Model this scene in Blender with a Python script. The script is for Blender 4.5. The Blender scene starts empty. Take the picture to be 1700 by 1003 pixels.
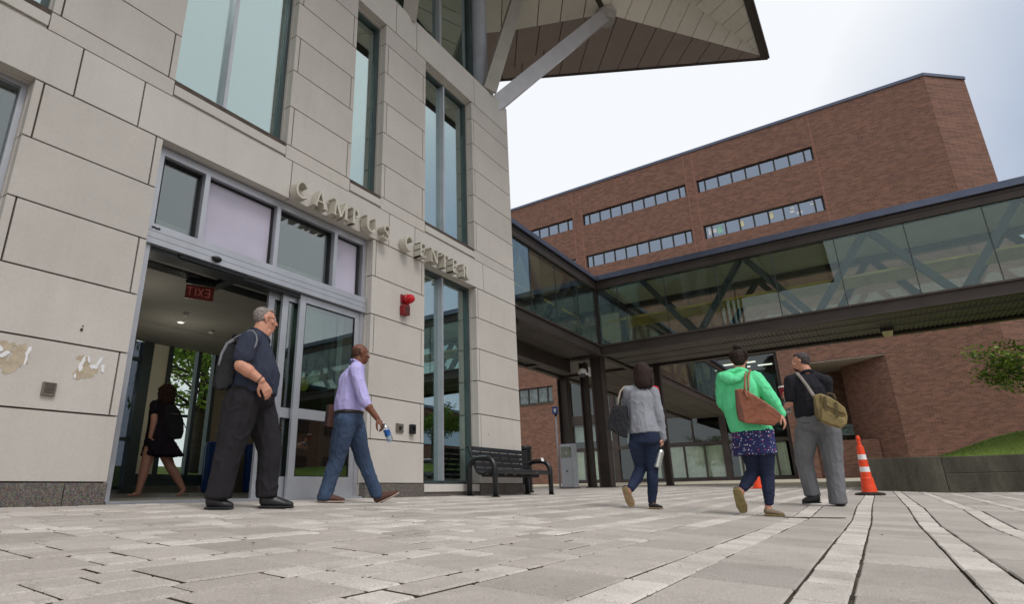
import bpy, bmesh, math, random
from mathutils import Vector, Matrix, noise
random.seed(7)
SC = bpy.context.scene
COL = SC.collection
R = math.radians
V3 = Vector

# ------------------------------------------------------------------ camera
F_PX, PPX, PPY = 949.1725, 766.3286, 517.0506          # of the 1700 x 1003 photograph
CR = V3((0.58415953, -0.81151873, -0.01396433))         # camera right
CD = V3((0.23595815, 0.18626263, -0.95374524))          # camera down
CF = V3((0.77658316, 0.55384437, 0.30029155))           # camera forward
cam_d = bpy.data.cameras.new('camera')
cam = bpy.data.objects.new('camera', cam_d); COL.objects.link(cam)
m = Matrix((( CR.x, -CD.x, -CF.x, 0), (CR.y, -CD.y, -CF.y, 0), (CR.z, -CD.z, -CF.z, 0), (0, 0, 0, 1)))
cam.matrix_world = m
cam_d.sensor_fit = 'HORIZONTAL'; cam_d.sensor_width = 36
cam_d.lens = 36 * F_PX / 1700
cam_d.shift_x = (850 - PPX) / 1700; cam_d.shift_y = (PPY - 501.5) / 1700
cam_d.clip_start = 0.05; cam_d.clip_end = 2000
SC.camera = cam

def ray(u, v):
    return CR * ((u - PPX) / F_PX) + CD * ((v - PPY) / F_PX) + CF

# ------------------------------------------------------------------ mesh helpers
_S = []
for i in range(9):
    t = math.pi * i / 8
    n = 1 if i in (0, 8) else 12
    for k in range(n):
        a = 2 * math.pi * k / n
        _S.append(V3((math.sin(t) * math.cos(a), math.sin(t) * math.sin(a), math.cos(t))))

class MB:
    def __init__(s): s.v = []; s.f = []; s.m = []
    def add(s, vs, fs, mat=0):
        b = len(s.v); s.v += [tuple(v) for v in vs]
        for f in fs: s.f.append([b + i for i in f]); s.m.append(mat)
        return s
    def box(s, x0, x1, y0, y1, z0, z1, mat=0):
        vs = [(x, y, z) for z in (z0, z1) for y in (y0, y1) for x in (x0, x1)]
        return s.add(vs, [(0,2,3,1),(4,5,7,6),(0,1,5,4),(2,6,7,3),(0,4,6,2),(1,3,7,5)], mat)
    def obox(s, c, ax, ay, az, hx, hy, hz, mat=0):
        c, ax, ay, az = V3(c), V3(ax), V3(ay), V3(az)
        vs = [c + ax*(hx*i) + ay*(hy*j) + az*(hz*k) for k in (-1,1) for j in (-1,1) for i in (-1,1)]
        return s.add(vs, [(0,2,3,1),(4,5,7,6),(0,1,5,4),(2,6,7,3),(0,4,6,2),(1,3,7,5)], mat)
    def quad(s, a, b, c, d, mat=0): return s.add([a, b, c, d], [(0,1,2,3)], mat)
    def prism(s, pts, ext, mat=0):
        pts = [V3(p) for p in pts]; e = V3(ext); n = len(pts)
        return s.add(pts + [p + e for p in pts], [tuple(range(n)), tuple(range(2*n-1, n-1, -1))] +
                     [(i, (i+1) % n, n + (i+1) % n, n + i) for i in range(n)], mat)
    def bar(s, a, b, w, h, up=(0,0,1), mat=0):
        a, b = V3(a), V3(b); d = (b - a); L = d.length; d.normalize()
        sd = d.cross(V3(up))
        if sd.length < 1e-4: sd = d.cross(V3((1,0,0)))
        sd.normalize(); u2 = sd.cross(d)
        return s.obox((a + b) / 2, d, sd, u2, L/2, w/2, h/2, mat)
    def ibeam(s, a, b, w, h, t, up=(0,0,1), mat=0):
        a, b = V3(a), V3(b); d = (b - a).normalized()
        sd = d.cross(V3(up)).normalized(); u2 = sd.cross(d); L = (b-a).length
        c = (a + b) / 2
        s.obox(c + u2*(h/2 - t/2), d, sd, u2, L/2, w/2, t/2, mat)
        s.obox(c - u2*(h/2 - t/2), d, sd, u2, L/2, w/2, t/2, mat)
        return s.obox(c, d, sd, u2, L/2, t/2, h/2 - t, mat)
    def tube(s, pts, r, n=10, mat=0, caps=True):
        pts = [V3(p) for p in pts]; N = len(pts)
        rs = r if isinstance(r, (list, tuple)) else [r] * N
        ref = None; rings = []
        for i, p in enumerate(pts):
            d = (pts[min(i+1, N-1)] - pts[max(i-1, 0)]).normalized()
            if ref is None:
                ref = d.cross(V3((0,0,1)))
                if ref.length < 1e-3: ref = d.cross(V3((1,0,0)))
            ref = (ref - d * ref.dot(d)).normalized(); o = d.cross(ref)
            rings.append([p + (ref*math.cos(2*math.pi*k/n) + o*math.sin(2*math.pi*k/n)) * rs[i] for k in range(n)])
        fs = []
        for i in range(N-1):
            for k in range(n):
                fs.append((i*n+k, i*n+(k+1) % n, (i+1)*n+(k+1) % n, (i+1)*n+k))
        if caps: fs += [tuple(range(n-1, -1, -1)), tuple(range((N-1)*n, N*n))]
        return s.add([v for rg in rings for v in rg], fs, mat)
    def lathe(s, c, prof, n=20, ax=(0,0,1), mat=0, mats=None):
        ax = V3(ax).normalized(); a = ax.orthogonal().normalized(); b = ax.cross(a); c = V3(c)
        vs = []
        for r, z in prof:
            for k in range(n):
                t = 2*math.pi*k/n
                vs.append(c + ax*z + (a*math.cos(t) + b*math.sin(t))*r)
        N = len(prof)
        for i in range(N-1):
            s_m = mats[i] if mats else mat
            s.add([vs[i*n+k] for k in range(n)] + [vs[(i+1)*n+k] for k in range(n)],
                  [(k, (k+1) % n, n+(k+1) % n, n+k) for k in range(n)], s_m)
        s.add(vs[:n], [tuple(range(n-1, -1, -1))], mats[0] if mats else mat)
        s.add(vs[-n:], [tuple(range(n))], mats[-1] if mats else mat)
        return s
    def ell(s, c, rad, fr=None, mat=0):
        return s.hull([(c, rad)], fr, mat)
    def hull(s, ells, fr=None, mat=0):
        """convex hull of ellipsoids (centre, (rf, rl, ru)) in the frame fr = (f, l, u)"""
        f, l, u = fr if fr else (V3((1,0,0)), V3((0,1,0)), V3((0,0,1)))
        bm = bmesh.new()
        for c, rad in ells:
            if isinstance(rad, (int, float)): rad = (rad, rad, rad)
            c = V3(c)
            for p in _S: bm.verts.new(c + f*(p.x*rad[0]) + l*(p.y*rad[1]) + u*(p.z*rad[2]))
        r = bmesh.ops.convex_hull(bm, input=bm.verts)
        junk = [g for g in r['geom_interior'] if isinstance(g, bmesh.types.BMVert)] + [g for g in r['geom_unused'] if isinstance(g, bmesh.types.BMVert)]
        if junk: bmesh.ops.delete(bm, geom=list(set(junk)), context='VERTS')
        bmesh.ops.recalc_face_normals(bm, faces=bm.faces)
        bm.verts.index_update()
        s.add([v.co.copy() for v in bm.verts], [[v.index for v in fc.verts] for fc in bm.faces], mat)
        bm.free(); return s
    def mesh(s, name, mats, smooth=False):
        me = bpy.data.meshes.new(name); me.from_pydata(s.v, [], s.f); me.update()
        for mt in (mats if isinstance(mats, (list, tuple)) else [mats]): me.materials.append(mt)
        if len(me.materials) > 1: me.polygons.foreach_set('material_index', s.m)
        if smooth: me.polygons.foreach_set('use_smooth', [True]*len(me.polygons))
        return me
    def build(s, name, mats, parent=None, smooth=False, bevel=0, loc=None, auto=None):
        me = s.mesh(name, mats, smooth)
        o = bpy.data.objects.new(name, me); COL.objects.link(o)
        if parent: o.parent = parent
        if loc is not None:                      # keep the vertices where they are, move the origin
            o.location = loc
        if bevel:
            b = o.modifiers.new('bevel', 'BEVEL'); b.width = bevel; b.segments = 2; b.limit_method = 'ANGLE'; b.angle_limit = R(40)
        if auto:
            me.polygons.foreach_set('use_smooth', [True]*len(me.polygons))
            me.set_sharp_from_angle(angle=R(auto))
        return o
    def shift(s, p):
        p = V3(p); s.v = [(v[0]-p.x, v[1]-p.y, v[2]-p.z) for v in s.v]; return s

def remesh(mb, voxel, it=4, fac=.5):
    """the closed shells of mb grown together into one continuous surface"""
    me = mb.mesh('tmp', [])
    o = bpy.data.objects.new('tmp', me); COL.objects.link(o)
    r = o.modifiers.new('r', 'REMESH'); r.mode = 'VOXEL'; r.voxel_size = voxel; r.adaptivity = 0
    if it:
        sm = o.modifiers.new('s', 'SMOOTH'); sm.iterations = it; sm.factor = fac
    dg = bpy.context.evaluated_depsgraph_get()
    out = bpy.data.meshes.new_from_object(o.evaluated_get(dg))
    bpy.data.objects.remove(o); bpy.data.meshes.remove(me)
    out.polygons.foreach_set('use_smooth', [True]*len(out.polygons))
    return out

def folds(me, amp, freq, seed=0, stretch=(1,1,1), center=None):
    """cloth folds: push the vertices along their normals by stretched noise"""
    s = V3((seed*3.1, seed*1.7, seed*2.3)); st = V3(stretch)
    ns = [v.normal.copy() for v in me.vertices]
    for v, n in zip(me.vertices, ns):
        p = V3((v.co.x*st.x, v.co.y*st.y, v.co.z*st.z)) * freq + s
        d = noise.noise(p)
        q = p*1.7 + V3((9,4,1)) + V3((d, d, d))*.35
        r1 = max(0, 1 - abs(noise.noise(q))*3.2); r2 = max(0, 1 - abs(noise.noise(q*2.1 + V3((3,8,2))))*3.0)
        v.co += n * (amp * (0.6*d + .62*r1*r1 + .16*r2*r2 - .2))
    me.update()

def put(name, me, mats, parent=None):
    me.name = name
    me.materials.clear()
    for mt in (mats if isinstance(mats, (list, tuple)) else [mats]): me.materials.append(mt)
    o = bpy.data.objects.new(name, me); COL.objects.link(o)
    if parent: o.parent = parent
    return o

def tag(o, label=None, cat=None, group=None, kind=None):
    if label: o['label'] = label
    if cat: o['category'] = cat
    if group: o['group'] = group
    if kind: o['kind'] = kind
    return o
def empty(name, label, cat, group=None):
    o = bpy.data.objects.new(name, None); COL.objects.link(o); o.empty_display_size = .2
    return tag(o, label, cat, group)
def sit(o, loc):
    """move a finished thing's origin to loc, leaving its shape where it is"""
    loc = V3(loc); o.location = loc
    for c in o.children: c.matrix_parent_inverse = Matrix.Translation(-loc)
    return o

# ------------------------------------------------------------------ materials
def srgb(r, g, b):
    f = lambda c: (c/255/12.92) if c/255 <= .04045 else ((c/255+.055)/1.055)**2.4
    return (f(r), f(g), f(b), 1)
class NT:
    def __init__(s, name):
        s.m = bpy.data.materials.new(name); s.m.use_nodes = True; s.t = s.m.node_tree; s.t.nodes.clear()
        s.out = s.n('ShaderNodeOutputMaterial')
    def n(s, t, **kw):
        nd = s.t.nodes.new(t)
        for k, v in kw.items():
            if k.startswith('i_'):
                key = k[2:]; key = int(key) if key.isdigit() else key.replace('_', ' ')
                s.set(nd.inputs[key], v)
            else: setattr(nd, k, v)
        return nd
    def set(s, inp, v):
        if isinstance(v, bpy.types.NodeSocket): s.t.links.new(v, inp)
        else: inp.default_value = v
    def math(s, op, a, b=None, clamp=False):
        nd = s.n('ShaderNodeMath', operation=op, use_clamp=clamp); s.set(nd.inputs[0], a)
        if b is not None: s.set(nd.inputs[1], b)
        return nd.outputs[0]
    def mix(s, fac, a, b, mode='MIX'):
        nd = s.n('ShaderNodeMix', data_type='RGBA', blend_type=mode)
        s.set(nd.inputs[0], fac); s.set(nd.inputs[6], a); s.set(nd.inputs[7], b); return nd.outputs[2]
    def ramp(s, fac, stops):
        nd = s.n('ShaderNodeValToRGB'); s.set(nd.inputs[0], fac); cr = nd.color_ramp
        while len(cr.elements) < len(stops): cr.elements.new(.5)
        for e, (p, c) in zip(cr.elements, stops):
            e.position = p; e.color = c if len(c) == 4 else (*c, 1)
        return nd.outputs[0]
    def noise(s, vec, scale, detail=4, rough=.6, w=None):
        nd = s.n('ShaderNodeTexNoise'); s.set(nd.inputs['Vector'], vec); nd.inputs['Scale'].default_value = scale
        nd.inputs['Detail'].default_value = detail; nd.inputs['Roughness'].default_value = rough; return nd.outputs[0]
    def co(s): return s.n('ShaderNodeTexCoord').outputs['Object']
    def map(s, vec, scale=(1,1,1), rot=(0,0,0), loc=(0,0,0)):
        nd = s.n('ShaderNodeMapping'); s.set(nd.inputs[0], vec); nd.inputs['Scale'].default_value = scale
        nd.inputs['Rotation'].default_value = rot; nd.inputs['Location'].default_value = loc; return nd.outputs[0]
    def bump(s, h, strength=.3, dist=.01):
        nd = s.n('ShaderNodeBump'); nd.inputs['Strength'].default_value = strength; nd.inputs['Distance'].default_value = dist
        s.set(nd.inputs['Height'], h); return nd.outputs[0]
    def prin(s, col, rough=.6, metal=0, normal=None, spec=.5, **kw):
        p = s.n('ShaderNodeBsdfPrincipled'); s.set(p.inputs['Base Color'], col); s.set(p.inputs['Roughness'], rough)
        p.inputs['Metallic'].default_value = metal; p.inputs['Specular IOR Level'].default_value = spec
        if normal is not None: s.set(p.inputs['Normal'], normal)
        for k, v in kw.items(): s.set(p.inputs[k.replace('_', ' ')], v)
        return p.outputs[0]
    def done(s, sh): s.t.links.new(sh, s.out.inputs['Surface']); return s.m

def plain(name, rgb, rough=.6, metal=0, var=.12, scale=6, bump=0, bscale=60, spec=.4):
    t = NT(name); c = t.co()
    nz = t.noise(c, scale, 5)
    lo = tuple(x*(1-var*2) for x in rgb[:3]) + (1,); hi = tuple(min(1, x*(1+var*1.4)) for x in rgb[:3]) + (1,)
    col = t.ramp(nz, [(.3, lo), (.7, hi)])
    nm = t.bump(t.noise(c, bscale, 3), bump, .004) if bump else None
    rg = t.math('ADD', rough - .08, t.math('MULTIPLY', t.noise(c, scale*3, 3), .16))
    return t.done(t.prin(col, rg, metal, nm, spec))

M = {}
def stone_mat(name, base, var=.07):
    t = NT(name); c = t.co()
    isl = t.n('ShaderNodeNewGeometry').outputs['Random Per Island']
    big = t.noise(c, 1.1, 4); fine = t.noise(c, 45, 6, .7)
    lo = tuple(x*(1-var) for x in base[:3]); hi = tuple(x*(1+var) for x in base[:3])
    col = t.ramp(isl, [(0, lo), (1, hi)])
    col = t.mix(.5, col, t.ramp(big, [(.3, tuple(x*.86 for x in base[:3])), (.7, tuple(x*1.08 for x in base[:3]))]))
    # faint vertical rain streaks and a warm stain in places
    st = t.noise(t.map(c, (3.2, 3.2, .5)), 1, 6, .7)
    col = t.mix(t.ramp(st, [(.50, (0,0,0)), (.80, (.26,.26,.26))]), col, tuple(x*y for x, y in zip(base[:3], (.66,.63,.58))) + (1,))
    # pits and small fossils of the limestone
    vo = t.n('ShaderNodeTexVoronoi', i_Scale=38.0); t.set(vo.inputs['Vector'], t.map(c, (1, 1, 1.4)))
    pit = t.math('MULTIPLY', t.ramp(vo.outputs['Distance'], [(.05, (1,1,1)), (.22, (0,0,0))]), t.ramp(t.noise(c, 2.3, 3), [(.5, (0,0,0)), (.68, (1,1,1))]))
    col = t.mix(t.math('MULTIPLY', pit, .34), col, tuple(x*.55 for x in base[:3]) + (1,))
    col = t.mix(.05, col, t.ramp(fine, [(.35, (.1,.09,.08)), (.65, (.9,.88,.85))]), 'OVERLAY')
    h = t.math('SUBTRACT', t.math('MULTIPLY', fine, .5), pit)
    return t.done(t.prin(col, .82, 0, t.bump(h, .22, .004), .25))
M['stone'] = stone_mat('limestone', srgb(192, 186, 179)[:3], .08)
M['stone2'] = stone_mat('limestone_trim', srgb(196, 191, 184)[:3], .04)
def granite():
    t = NT('granite'); c = t.co()
    a = t.noise(c, 90, 4, .8); b = t.n('ShaderNodeTexVoronoi', i_Scale=110.0); t.set(b.inputs['Vector'], c)
    col = t.ramp(a, [(.36, srgb(56,51,48)), (.5, srgb(98,91,86)), (.66, srgb(138,130,124))])
    col = t.mix(.35, col, b.outputs['Color'], 'SOFT_LIGHT')
    col = t.mix(t.ramp(t.noise(c, 1.7, 4), [(.45, (0,0,0)), (.75, (.5,.5,.5))]), col, srgb(70,64,58))
    return t.done(t.prin(col, .6, 0, t.bump(a, .25, .003), .4))
M['granite'] = granite()
M['joint'] = plain('dark_joint', srgb(84, 73, 66), .9, var=.2)
M['alu'] = plain('brushed_aluminium', srgb(176, 178, 184), .42, .55, .05, 3)
M['alu_dark'] = plain('dark_bronze_aluminium', srgb(60, 64, 66), .45, .3, .1, 3)
M['frame_green'] = plain('green_grey_frame', srgb(72, 84, 84), .45, .3, .08, 3)
M['black_rub'] = plain('black_plastic', srgb(24, 24, 26), .5, 0, .1)
M['black_paint'] = plain('black_gloss_paint', srgb(26, 27, 31), .34, 0, .12, 8, .08, 200, .5)
M['steel'] = plain('brown_painted_steel', srgb(66, 57, 53), .55, .1, .12, 1.5, .05, 30)
M['steel_dk'] = plain('dark_painted_steel', srgb(50, 47, 46), .6, .1, .12, 1.5)
M['brace'] = plain('grey_green_steel', srgb(46, 52, 54), .55, .1, .08, 1.5)
M['roofcap'] = plain('blue_grey_flashing', srgb(88, 94, 112), .4, .5, .08, 2)
M['wood_rail'] = plain('yellow_oak_rail', srgb(186, 158, 78), .5, 0, .12, 3)
M['white_paint'] = plain('white_paint', srgb(208, 206, 202), .6, 0, .05, 3)
M['ceil'] = plain('grey_plaster_ceiling', srgb(158, 156, 148), .9, 0, .05, 1.5)
M['cream'] = plain('cream_wall', srgb(232, 227, 202), .85, 0, .05, 1.5)
M['beige'] = plain('beige_wall', srgb(150, 138, 116), .85, 0, .06, 1.5)
M['floor_in'] = plain('interior_stone_floor', srgb(110, 106, 98), .5, 0, .1, 2)
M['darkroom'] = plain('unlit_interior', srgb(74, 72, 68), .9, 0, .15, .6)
M['blind'] = plain('pale_roller_blind', srgb(200, 204, 200), .9, 0, .04, 1.2)
M['curtain'] = plain('cream_curtain', srgb(224, 220, 200), .9, 0, .08, 2)
M['blue_bin'] = plain('blue_plastic', srgb(22, 60, 120), .45, 0, .1, 4)
M['grey_box'] = plain('grey_painted_metal', srgb(150, 153, 158), .45, .2, .06, 3)
M['red_lens'] = plain('red_lens', srgb(190, 24, 34), .25, 0, .1, 9)
M['red_box'] = plain('dark_red_metal', srgb(134, 26, 34), .45, 0, .12, 9)
M['orange'] = plain('orange_plastic', srgb(236, 74, 34), .5, 0, .10, 6, .05, 60)
M['reflective'] = plain('white_reflective_band', srgb(226, 226, 226), .4, 0, .06, 10)
M['rubber'] = plain('black_rubber', srgb(42, 38, 36), .85, 0, .2, 10, .2, 90)
M['paper'] = plain('white_paper', srgb(226, 225, 226), .85, 0, .05, 30, .3, 40)
M['glue'] = plain('dried_glue', srgb(180, 166, 144), .9, 0, .12, 12)
M['yellow'] = plain('yellow_sticker', srgb(172, 166, 52), .5, 0, .05, 20)
M['blue_sign'] = plain('blue_enamel', srgb(28, 62, 130), .4, 0, .05, 20)
M['brown_panel'] = stone_mat('brown_soffit', srgb(150, 135, 128)[:3], .05)  # one soffit facet in a darker brown than the pale ones
def soffit():
    t = NT('beige_soffit_panel'); c = t.co()
    isl = t.n('ShaderNodeNewGeometry').outputs['Random Per Island']
    b = srgb(224, 217, 203)
    col = t.ramp(isl, [(0, tuple(x*.93 for x in b[:3])), (1, tuple(x*1.05 for x in b[:3]))])
    col = t.mix(t.ramp(t.noise(t.map(c, (1.2, 4, 1)), 2.2, 6, .7), [(.58, (0,0,0)), (.75, (.45,.45,.45))]), col, srgb(160,148,128))
    return t.done(t.prin(col, .6, 0, None, .3))
M['soffit'] = soffit()
def corrug():
    t = NT('ribbed_metal_soffit'); c = t.co()
    n = t.noise(c, .8, 4)
    col = t.ramp(n, [(.3, srgb(98,93,90)), (.7, srgb(120,114,108))])
    return t.done(t.prin(col, .6, .15, None, .3))
M['corrug'] = corrug()
def brick(name, swap):
    t = NT(name); c = t.co()
    sp = t.n('ShaderNodeSeparateXYZ'); t.set(sp.inputs[0], c)
    cb = t.n('ShaderNodeCombineXYZ'); t.set(cb.inputs[0], t.math('ADD', t.math('MULTIPLY', sp.outputs[0], .5), sp.outputs[1]) if swap else sp.outputs[1]); t.set(cb.inputs[1], sp.outputs[2])
    br = t.n('ShaderNodeTexBrick', offset=.5, squash=1.0)
    t.set(br.inputs['Vector'], cb.outputs[0])
    br.inputs['Color1'].default_value = srgb(134, 95, 80); br.inputs['Color2'].default_value = srgb(98, 69, 60)
    br.inputs['Mortar'].default_value = srgb(132, 116, 106); br.inputs['Scale'].default_value = 1
    br.inputs['Mortar Size'].default_value = .006; br.inputs['Bias'].default_value = -.1
    br.inputs['Brick Width'].default_value = .30; br.inputs['Row Height'].default_value = .10
    pat = t.noise(t.map(c, (1.3, 1.3, 4.6)), 1.3, 6, .75)
    col = t.mix(t.ramp(pat, [(.45, (0,0,0)), (.72, (.7,.7,.7))]), br.outputs['Color'], srgb(112, 86, 70))
    pat2 = t.noise(t.map(c, (2.0, 2.0, 7.0)), 2.2, 5, .75)
    col = t.mix(t.ramp(pat2, [(.5, (0,0,0)), (.75, (.75,.75,.75))]), col, srgb(80, 64, 64))
    hi = t.noise(t.map(c, (4, 4, 12)), 1.6, 3, .6)
    col = t.mix(t.ramp(hi, [(.58, (0,0,0)), (.7, (.45,.45,.45))]), col, srgb(142, 108, 92))
    return t.done(t.prin(col, .88, 0, t.bump(br.outputs['Fac'], -.3, .01), .2))
M['brick'] = brick('red_brown_brick', True)
M['brick_joint'] = plain('brick_control_joint', srgb(150, 104, 92), .9)
def concrete():
    t = NT('weathered_concrete'); c = t.co()
    n1 = t.noise(t.map(c, (1, 1, .35)), 1.6, 6, .7); n2 = t.noise(c, 30, 5, .7)
    col = t.ramp(n1, [(.3, srgb(58,57,49)), (.55, srgb(84,82,72)), (.75, srgb(110,106,94))])
    col = t.mix(.25, col, t.ramp(n2, [(.35, (.1,.1,.1)), (.65, (.8,.8,.8))]), 'OVERLAY')
    return t.done(t.prin(col, .9, 0, t.bump(n2, .3, .006), .2))
M['concrete'] = concrete()
def paver():
    t = NT('concrete_paver'); c = t.co()
    isl = t.n('ShaderNodeNewGeometry').outputs['Random Per Island']
    at = t.n('ShaderNodeAttribute', attribute_name='tone').outputs['Fac']
    dark = t.ramp(isl, [(0, srgb(158,150,144)), (.5, srgb(168,160,153)), (1, srgb(178,170,162))])
    lite = t.ramp(isl, [(0, srgb(190,183,175)), (1, srgb(210,203,195))])
    col = t.mix(at, dark, lite)
    st = t.noise(c, 2.1, 6, .65)
    col = t.mix(t.ramp(st, [(.48, (0,0,0)), (.72, (.45,.45,.45))]), col, srgb(132,126,118))
    fine = t.noise(c, 160, 4, .8)
    col = t.mix(.42, col, t.ramp(fine, [(.32, (.10,.10,.10)), (.68, (.90,.90,.90))]), 'OVERLAY')
    sp = t.n('ShaderNodeTexVoronoi', i_Scale=9.0); t.set(sp.inputs['Vector'], c)
    col = t.mix(t.ramp(sp.outputs['Distance'], [(.03, (.75,.75,.75)), (.06, (0,0,0))]), col, srgb(70,62,56))
    blot = t.noise(c, 11, 5, .75)
    col = t.mix(t.ramp(blot, [(.56, (0,0,0)), (.72, (.35,.35,.35))]), col, srgb(112,104,96))
    h = t.math('ADD', t.math('MULTIPLY', fine, .35), t.noise(c, 26, 4))
    return t.done(t.prin(col, .78, 0, t.bump(h, .28, .004), .3))
M['paver'] = paver()
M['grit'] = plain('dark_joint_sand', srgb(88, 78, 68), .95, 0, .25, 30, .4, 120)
M['strip'] = plain('tan_concrete_walk', srgb(172, 164, 146), .9, 0, .1, 1.2, .1, 40)
def grass():
    t = NT('mown_grass'); c = t.co()
    n = t.noise(c, 1.2, 5); n2 = t.noise(t.map(c, (1,1,.3)), 60, 4, .8)
    col = t.ramp(n, [(.3, srgb(72,92,34)), (.7, srgb(112,134,54))])
    col = t.mix(.5, col, t.ramp(n2, [(.3, srgb(48,66,24)), (.7, srgb(136,152,72))]))
    return t.done(t.prin(col, .9, 0, t.bump(n2, .6, .03), .2))
M['grass'] = grass()
def leaf(name, a, b):
    t = NT(name)
    isl = t.n('ShaderNodeNewGeometry').outputs['Random Per Island']
    col = t.ramp(isl, [(0, a), (1, b)])
    p = t.prin(col, .55, 0, None, .4)
    tr = t.n('ShaderNodeBsdfTranslucent'); t.set(tr.inputs[0], col)
    mx = t.n('ShaderNodeMixShader'); mx.inputs[0].default_value = .3
    t.t.links.new(p, mx.inputs[1]); t.t.links.new(tr.outputs[0], mx.inputs[2])
    return t.done(mx.outputs[0])
M['leaf'] = leaf('maple_leaf', srgb(84,124,36), srgb(166,192,78))
M['leaf2'] = leaf('shrub_leaf', srgb(54,86,32), srgb(136,162,58))
M['bark'] = plain('bark', srgb(78, 68, 60), .9, 0, .25, 12, .6, 30)

def glass(name, tint, refl, boost=.9, rough=.01, rcol=(.95,.98,1,1)):
    t = NT(name)
    fr = t.n('ShaderNodeLayerWeight'); fr.inputs[0].default_value = .45
    f = t.math('ADD', refl, t.math('MULTIPLY', t.math('POWER', fr.outputs['Facing'], 2.2), boost), True)
    tr = t.n('ShaderNodeBsdfTransparent'); tr.inputs[0].default_value = tint
    nz = t.bump(t.noise(t.co(), .9, 2), .02, .02)
    gl = t.n('ShaderNodeBsdfGlossy'); gl.inputs['Color'].default_value = rcol; gl.inputs['Roughness'].default_value = rough
    t.set(gl.inputs['Normal'], nz)
    mx = t.n('ShaderNodeMixShader'); t.set(mx.inputs[0], f)
    t.t.links.new(tr.outputs[0], mx.inputs[1]); t.t.links.new(gl.outputs[0], mx.inputs[2])
    return t.done(mx.outputs[0])
M['glass_teal'] = glass('teal_tinted_glass', (.50,.66,.62,1), .39, .55, rcol=(.86,.98,.97,1))
M['glass_clear'] = glass('clear_glass', (.86,.90,.88,1), .06, .6)
M['glass_door'] = glass('door_glass', (.62,.70,.66,1), .14, .6)
M['glass_walk'] = glass('walkway_glass', (.82,.88,.84,1), .05, .58, rcol=(.85,.97,1,1))
M['glass_blue'] = glass('office_glass', (.35,.38,.42,1), .30, .45, rcol=(.66,.76,.92,1))
M['glass_dark'] = glass('shopfront_glass', (.84,.89,.87,1), .05, .4)
M['glass_lav'] = glass('lavender_tinted_glass', (.62,.58,.68,1), .16, .5, rcol=(1,.96,1,1))
M['lav_reflection'] = plain('lavender_sky_reflection', srgb(188, 182, 198), .35, 0, .05, 1.5)  # sky reflection painted as the pane's own lavender colour
def lamp_mat(name, col, st):
    t = NT(name); e = t.n('ShaderNodeEmission'); e.inputs[0].default_value = col; e.inputs[1].default_value = st
    return t.done(e.outputs[0])
M['lamp'] = lamp_mat('lit_fluorescent_tube', (1,.97,.85,1), 1.1)
M['exit_red'] = lamp_mat('lit_exit_lettering', (.5,.14,.12,1), .14)

# ------------------------------------------------------------------ light and sky
w = bpy.data.worlds.new('World'); SC.world = w; w.use_nodes = True
nt = w.node_tree; nt.nodes.clear()
SUN_EL, SUN_AZ = 58.0, 250.0                       # the sun behind the cloud: elevation, direction it stands in
sd = V3((math.cos(R(SUN_AZ))*math.cos(R(SUN_EL)), math.sin(R(SUN_AZ))*math.cos(R(SUN_EL)), math.sin(R(SUN_EL))))
sky = nt.nodes.new('ShaderNodeTexSky'); sky.sky_type = 'NISHITA'; sky.sun_disc = False
sky.sun_elevation = R(SUN_EL); sky.sun_rotation = math.atan2(sd.x, sd.y)
sky.air_density = 1.0; sky.dust_density = 4.0
bg1 = nt.nodes.new('ShaderNodeBackground'); bg1.inputs[1].default_value = .06
nt.links.new(sky.outputs[0], bg1.inputs[0])
# the cloud deck: pale grey, a little brighter on one side of the sky, faint mottling
tc = nt.nodes.new('ShaderNodeTexCoord')
dot = nt.nodes.new('ShaderNodeVectorMath'); dot.operation = 'DOT_PRODUCT'
nt.links.new(tc.outputs['Generated'], dot.inputs[0]); dot.inputs[1].default_value = V3((.85, -.38, .32)).normalized()
nz = nt.nodes.new('ShaderNodeTexNoise'); nz.inputs['Scale'].default_value = 2.2; nz.inputs['Detail'].default_value = 5
nt.links.new(tc.outputs['Generated'], nz.inputs['Vector'])
ad = nt.nodes.new('ShaderNodeMath'); ad.operation = 'MULTIPLY_ADD'; nt.links.new(nz.outputs[0], ad.inputs[0])
ad.inputs[1].default_value = .10; nt.links.new(dot.outputs['Value'], ad.inputs[2])
rp = nt.nodes.new('ShaderNodeValToRGB')
mp = nt.nodes.new('ShaderNodeMapRange'); nt.links.new(ad.outputs[0], mp.inputs[0])
mp.inputs[1].default_value = .95; mp.inputs[2].default_value = 1.05
nt.links.new(mp.outputs[0], rp.inputs[0])
rp.color_ramp.elements[0].position = .05; rp.color_ramp.elements[0].color = (.83, .85, .875, 1)
rp.color_ramp.elements[1].position = .95; rp.color_ramp.elements[1].color = (.34, .41, .54, 1)
bg2 = nt.nodes.new('ShaderNodeBackground'); nt.links.new(rp.outputs[0], bg2.inputs[0]); bg2.inputs[1].default_value = .98
mxs = nt.nodes.new('ShaderNodeMixShader'); mxs.inputs[0].default_value = .9
wo = nt.nodes.new('ShaderNodeOutputWorld')
nt.links.new(bg1.outputs[0], mxs.inputs[1]); nt.links.new(bg2.outputs[0], mxs.inputs[2]); nt.links.new(mxs.outputs[0], wo.inputs[0])
sl = bpy.data.lights.new('sun', 'SUN'); sl.energy = 1.5; sl.angle = R(25); sl.color = (1, .985, .965)
so = bpy.data.objects.new('sun', sl); COL.objects.link(so); so.rotation_euler = sd.to_track_quat('Z', 'Y').to_euler()
SC.view_settings.view_transform = 'Standard'; SC.view_settings.look = 'None'
SC.view_settings.gamma = 1; SC.view_settings.exposure = .32
SC.cycles.max_bounces = 8; SC.cycles.transparent_max_bounces = 16; SC.cycles.glossy_bounces = 4

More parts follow.
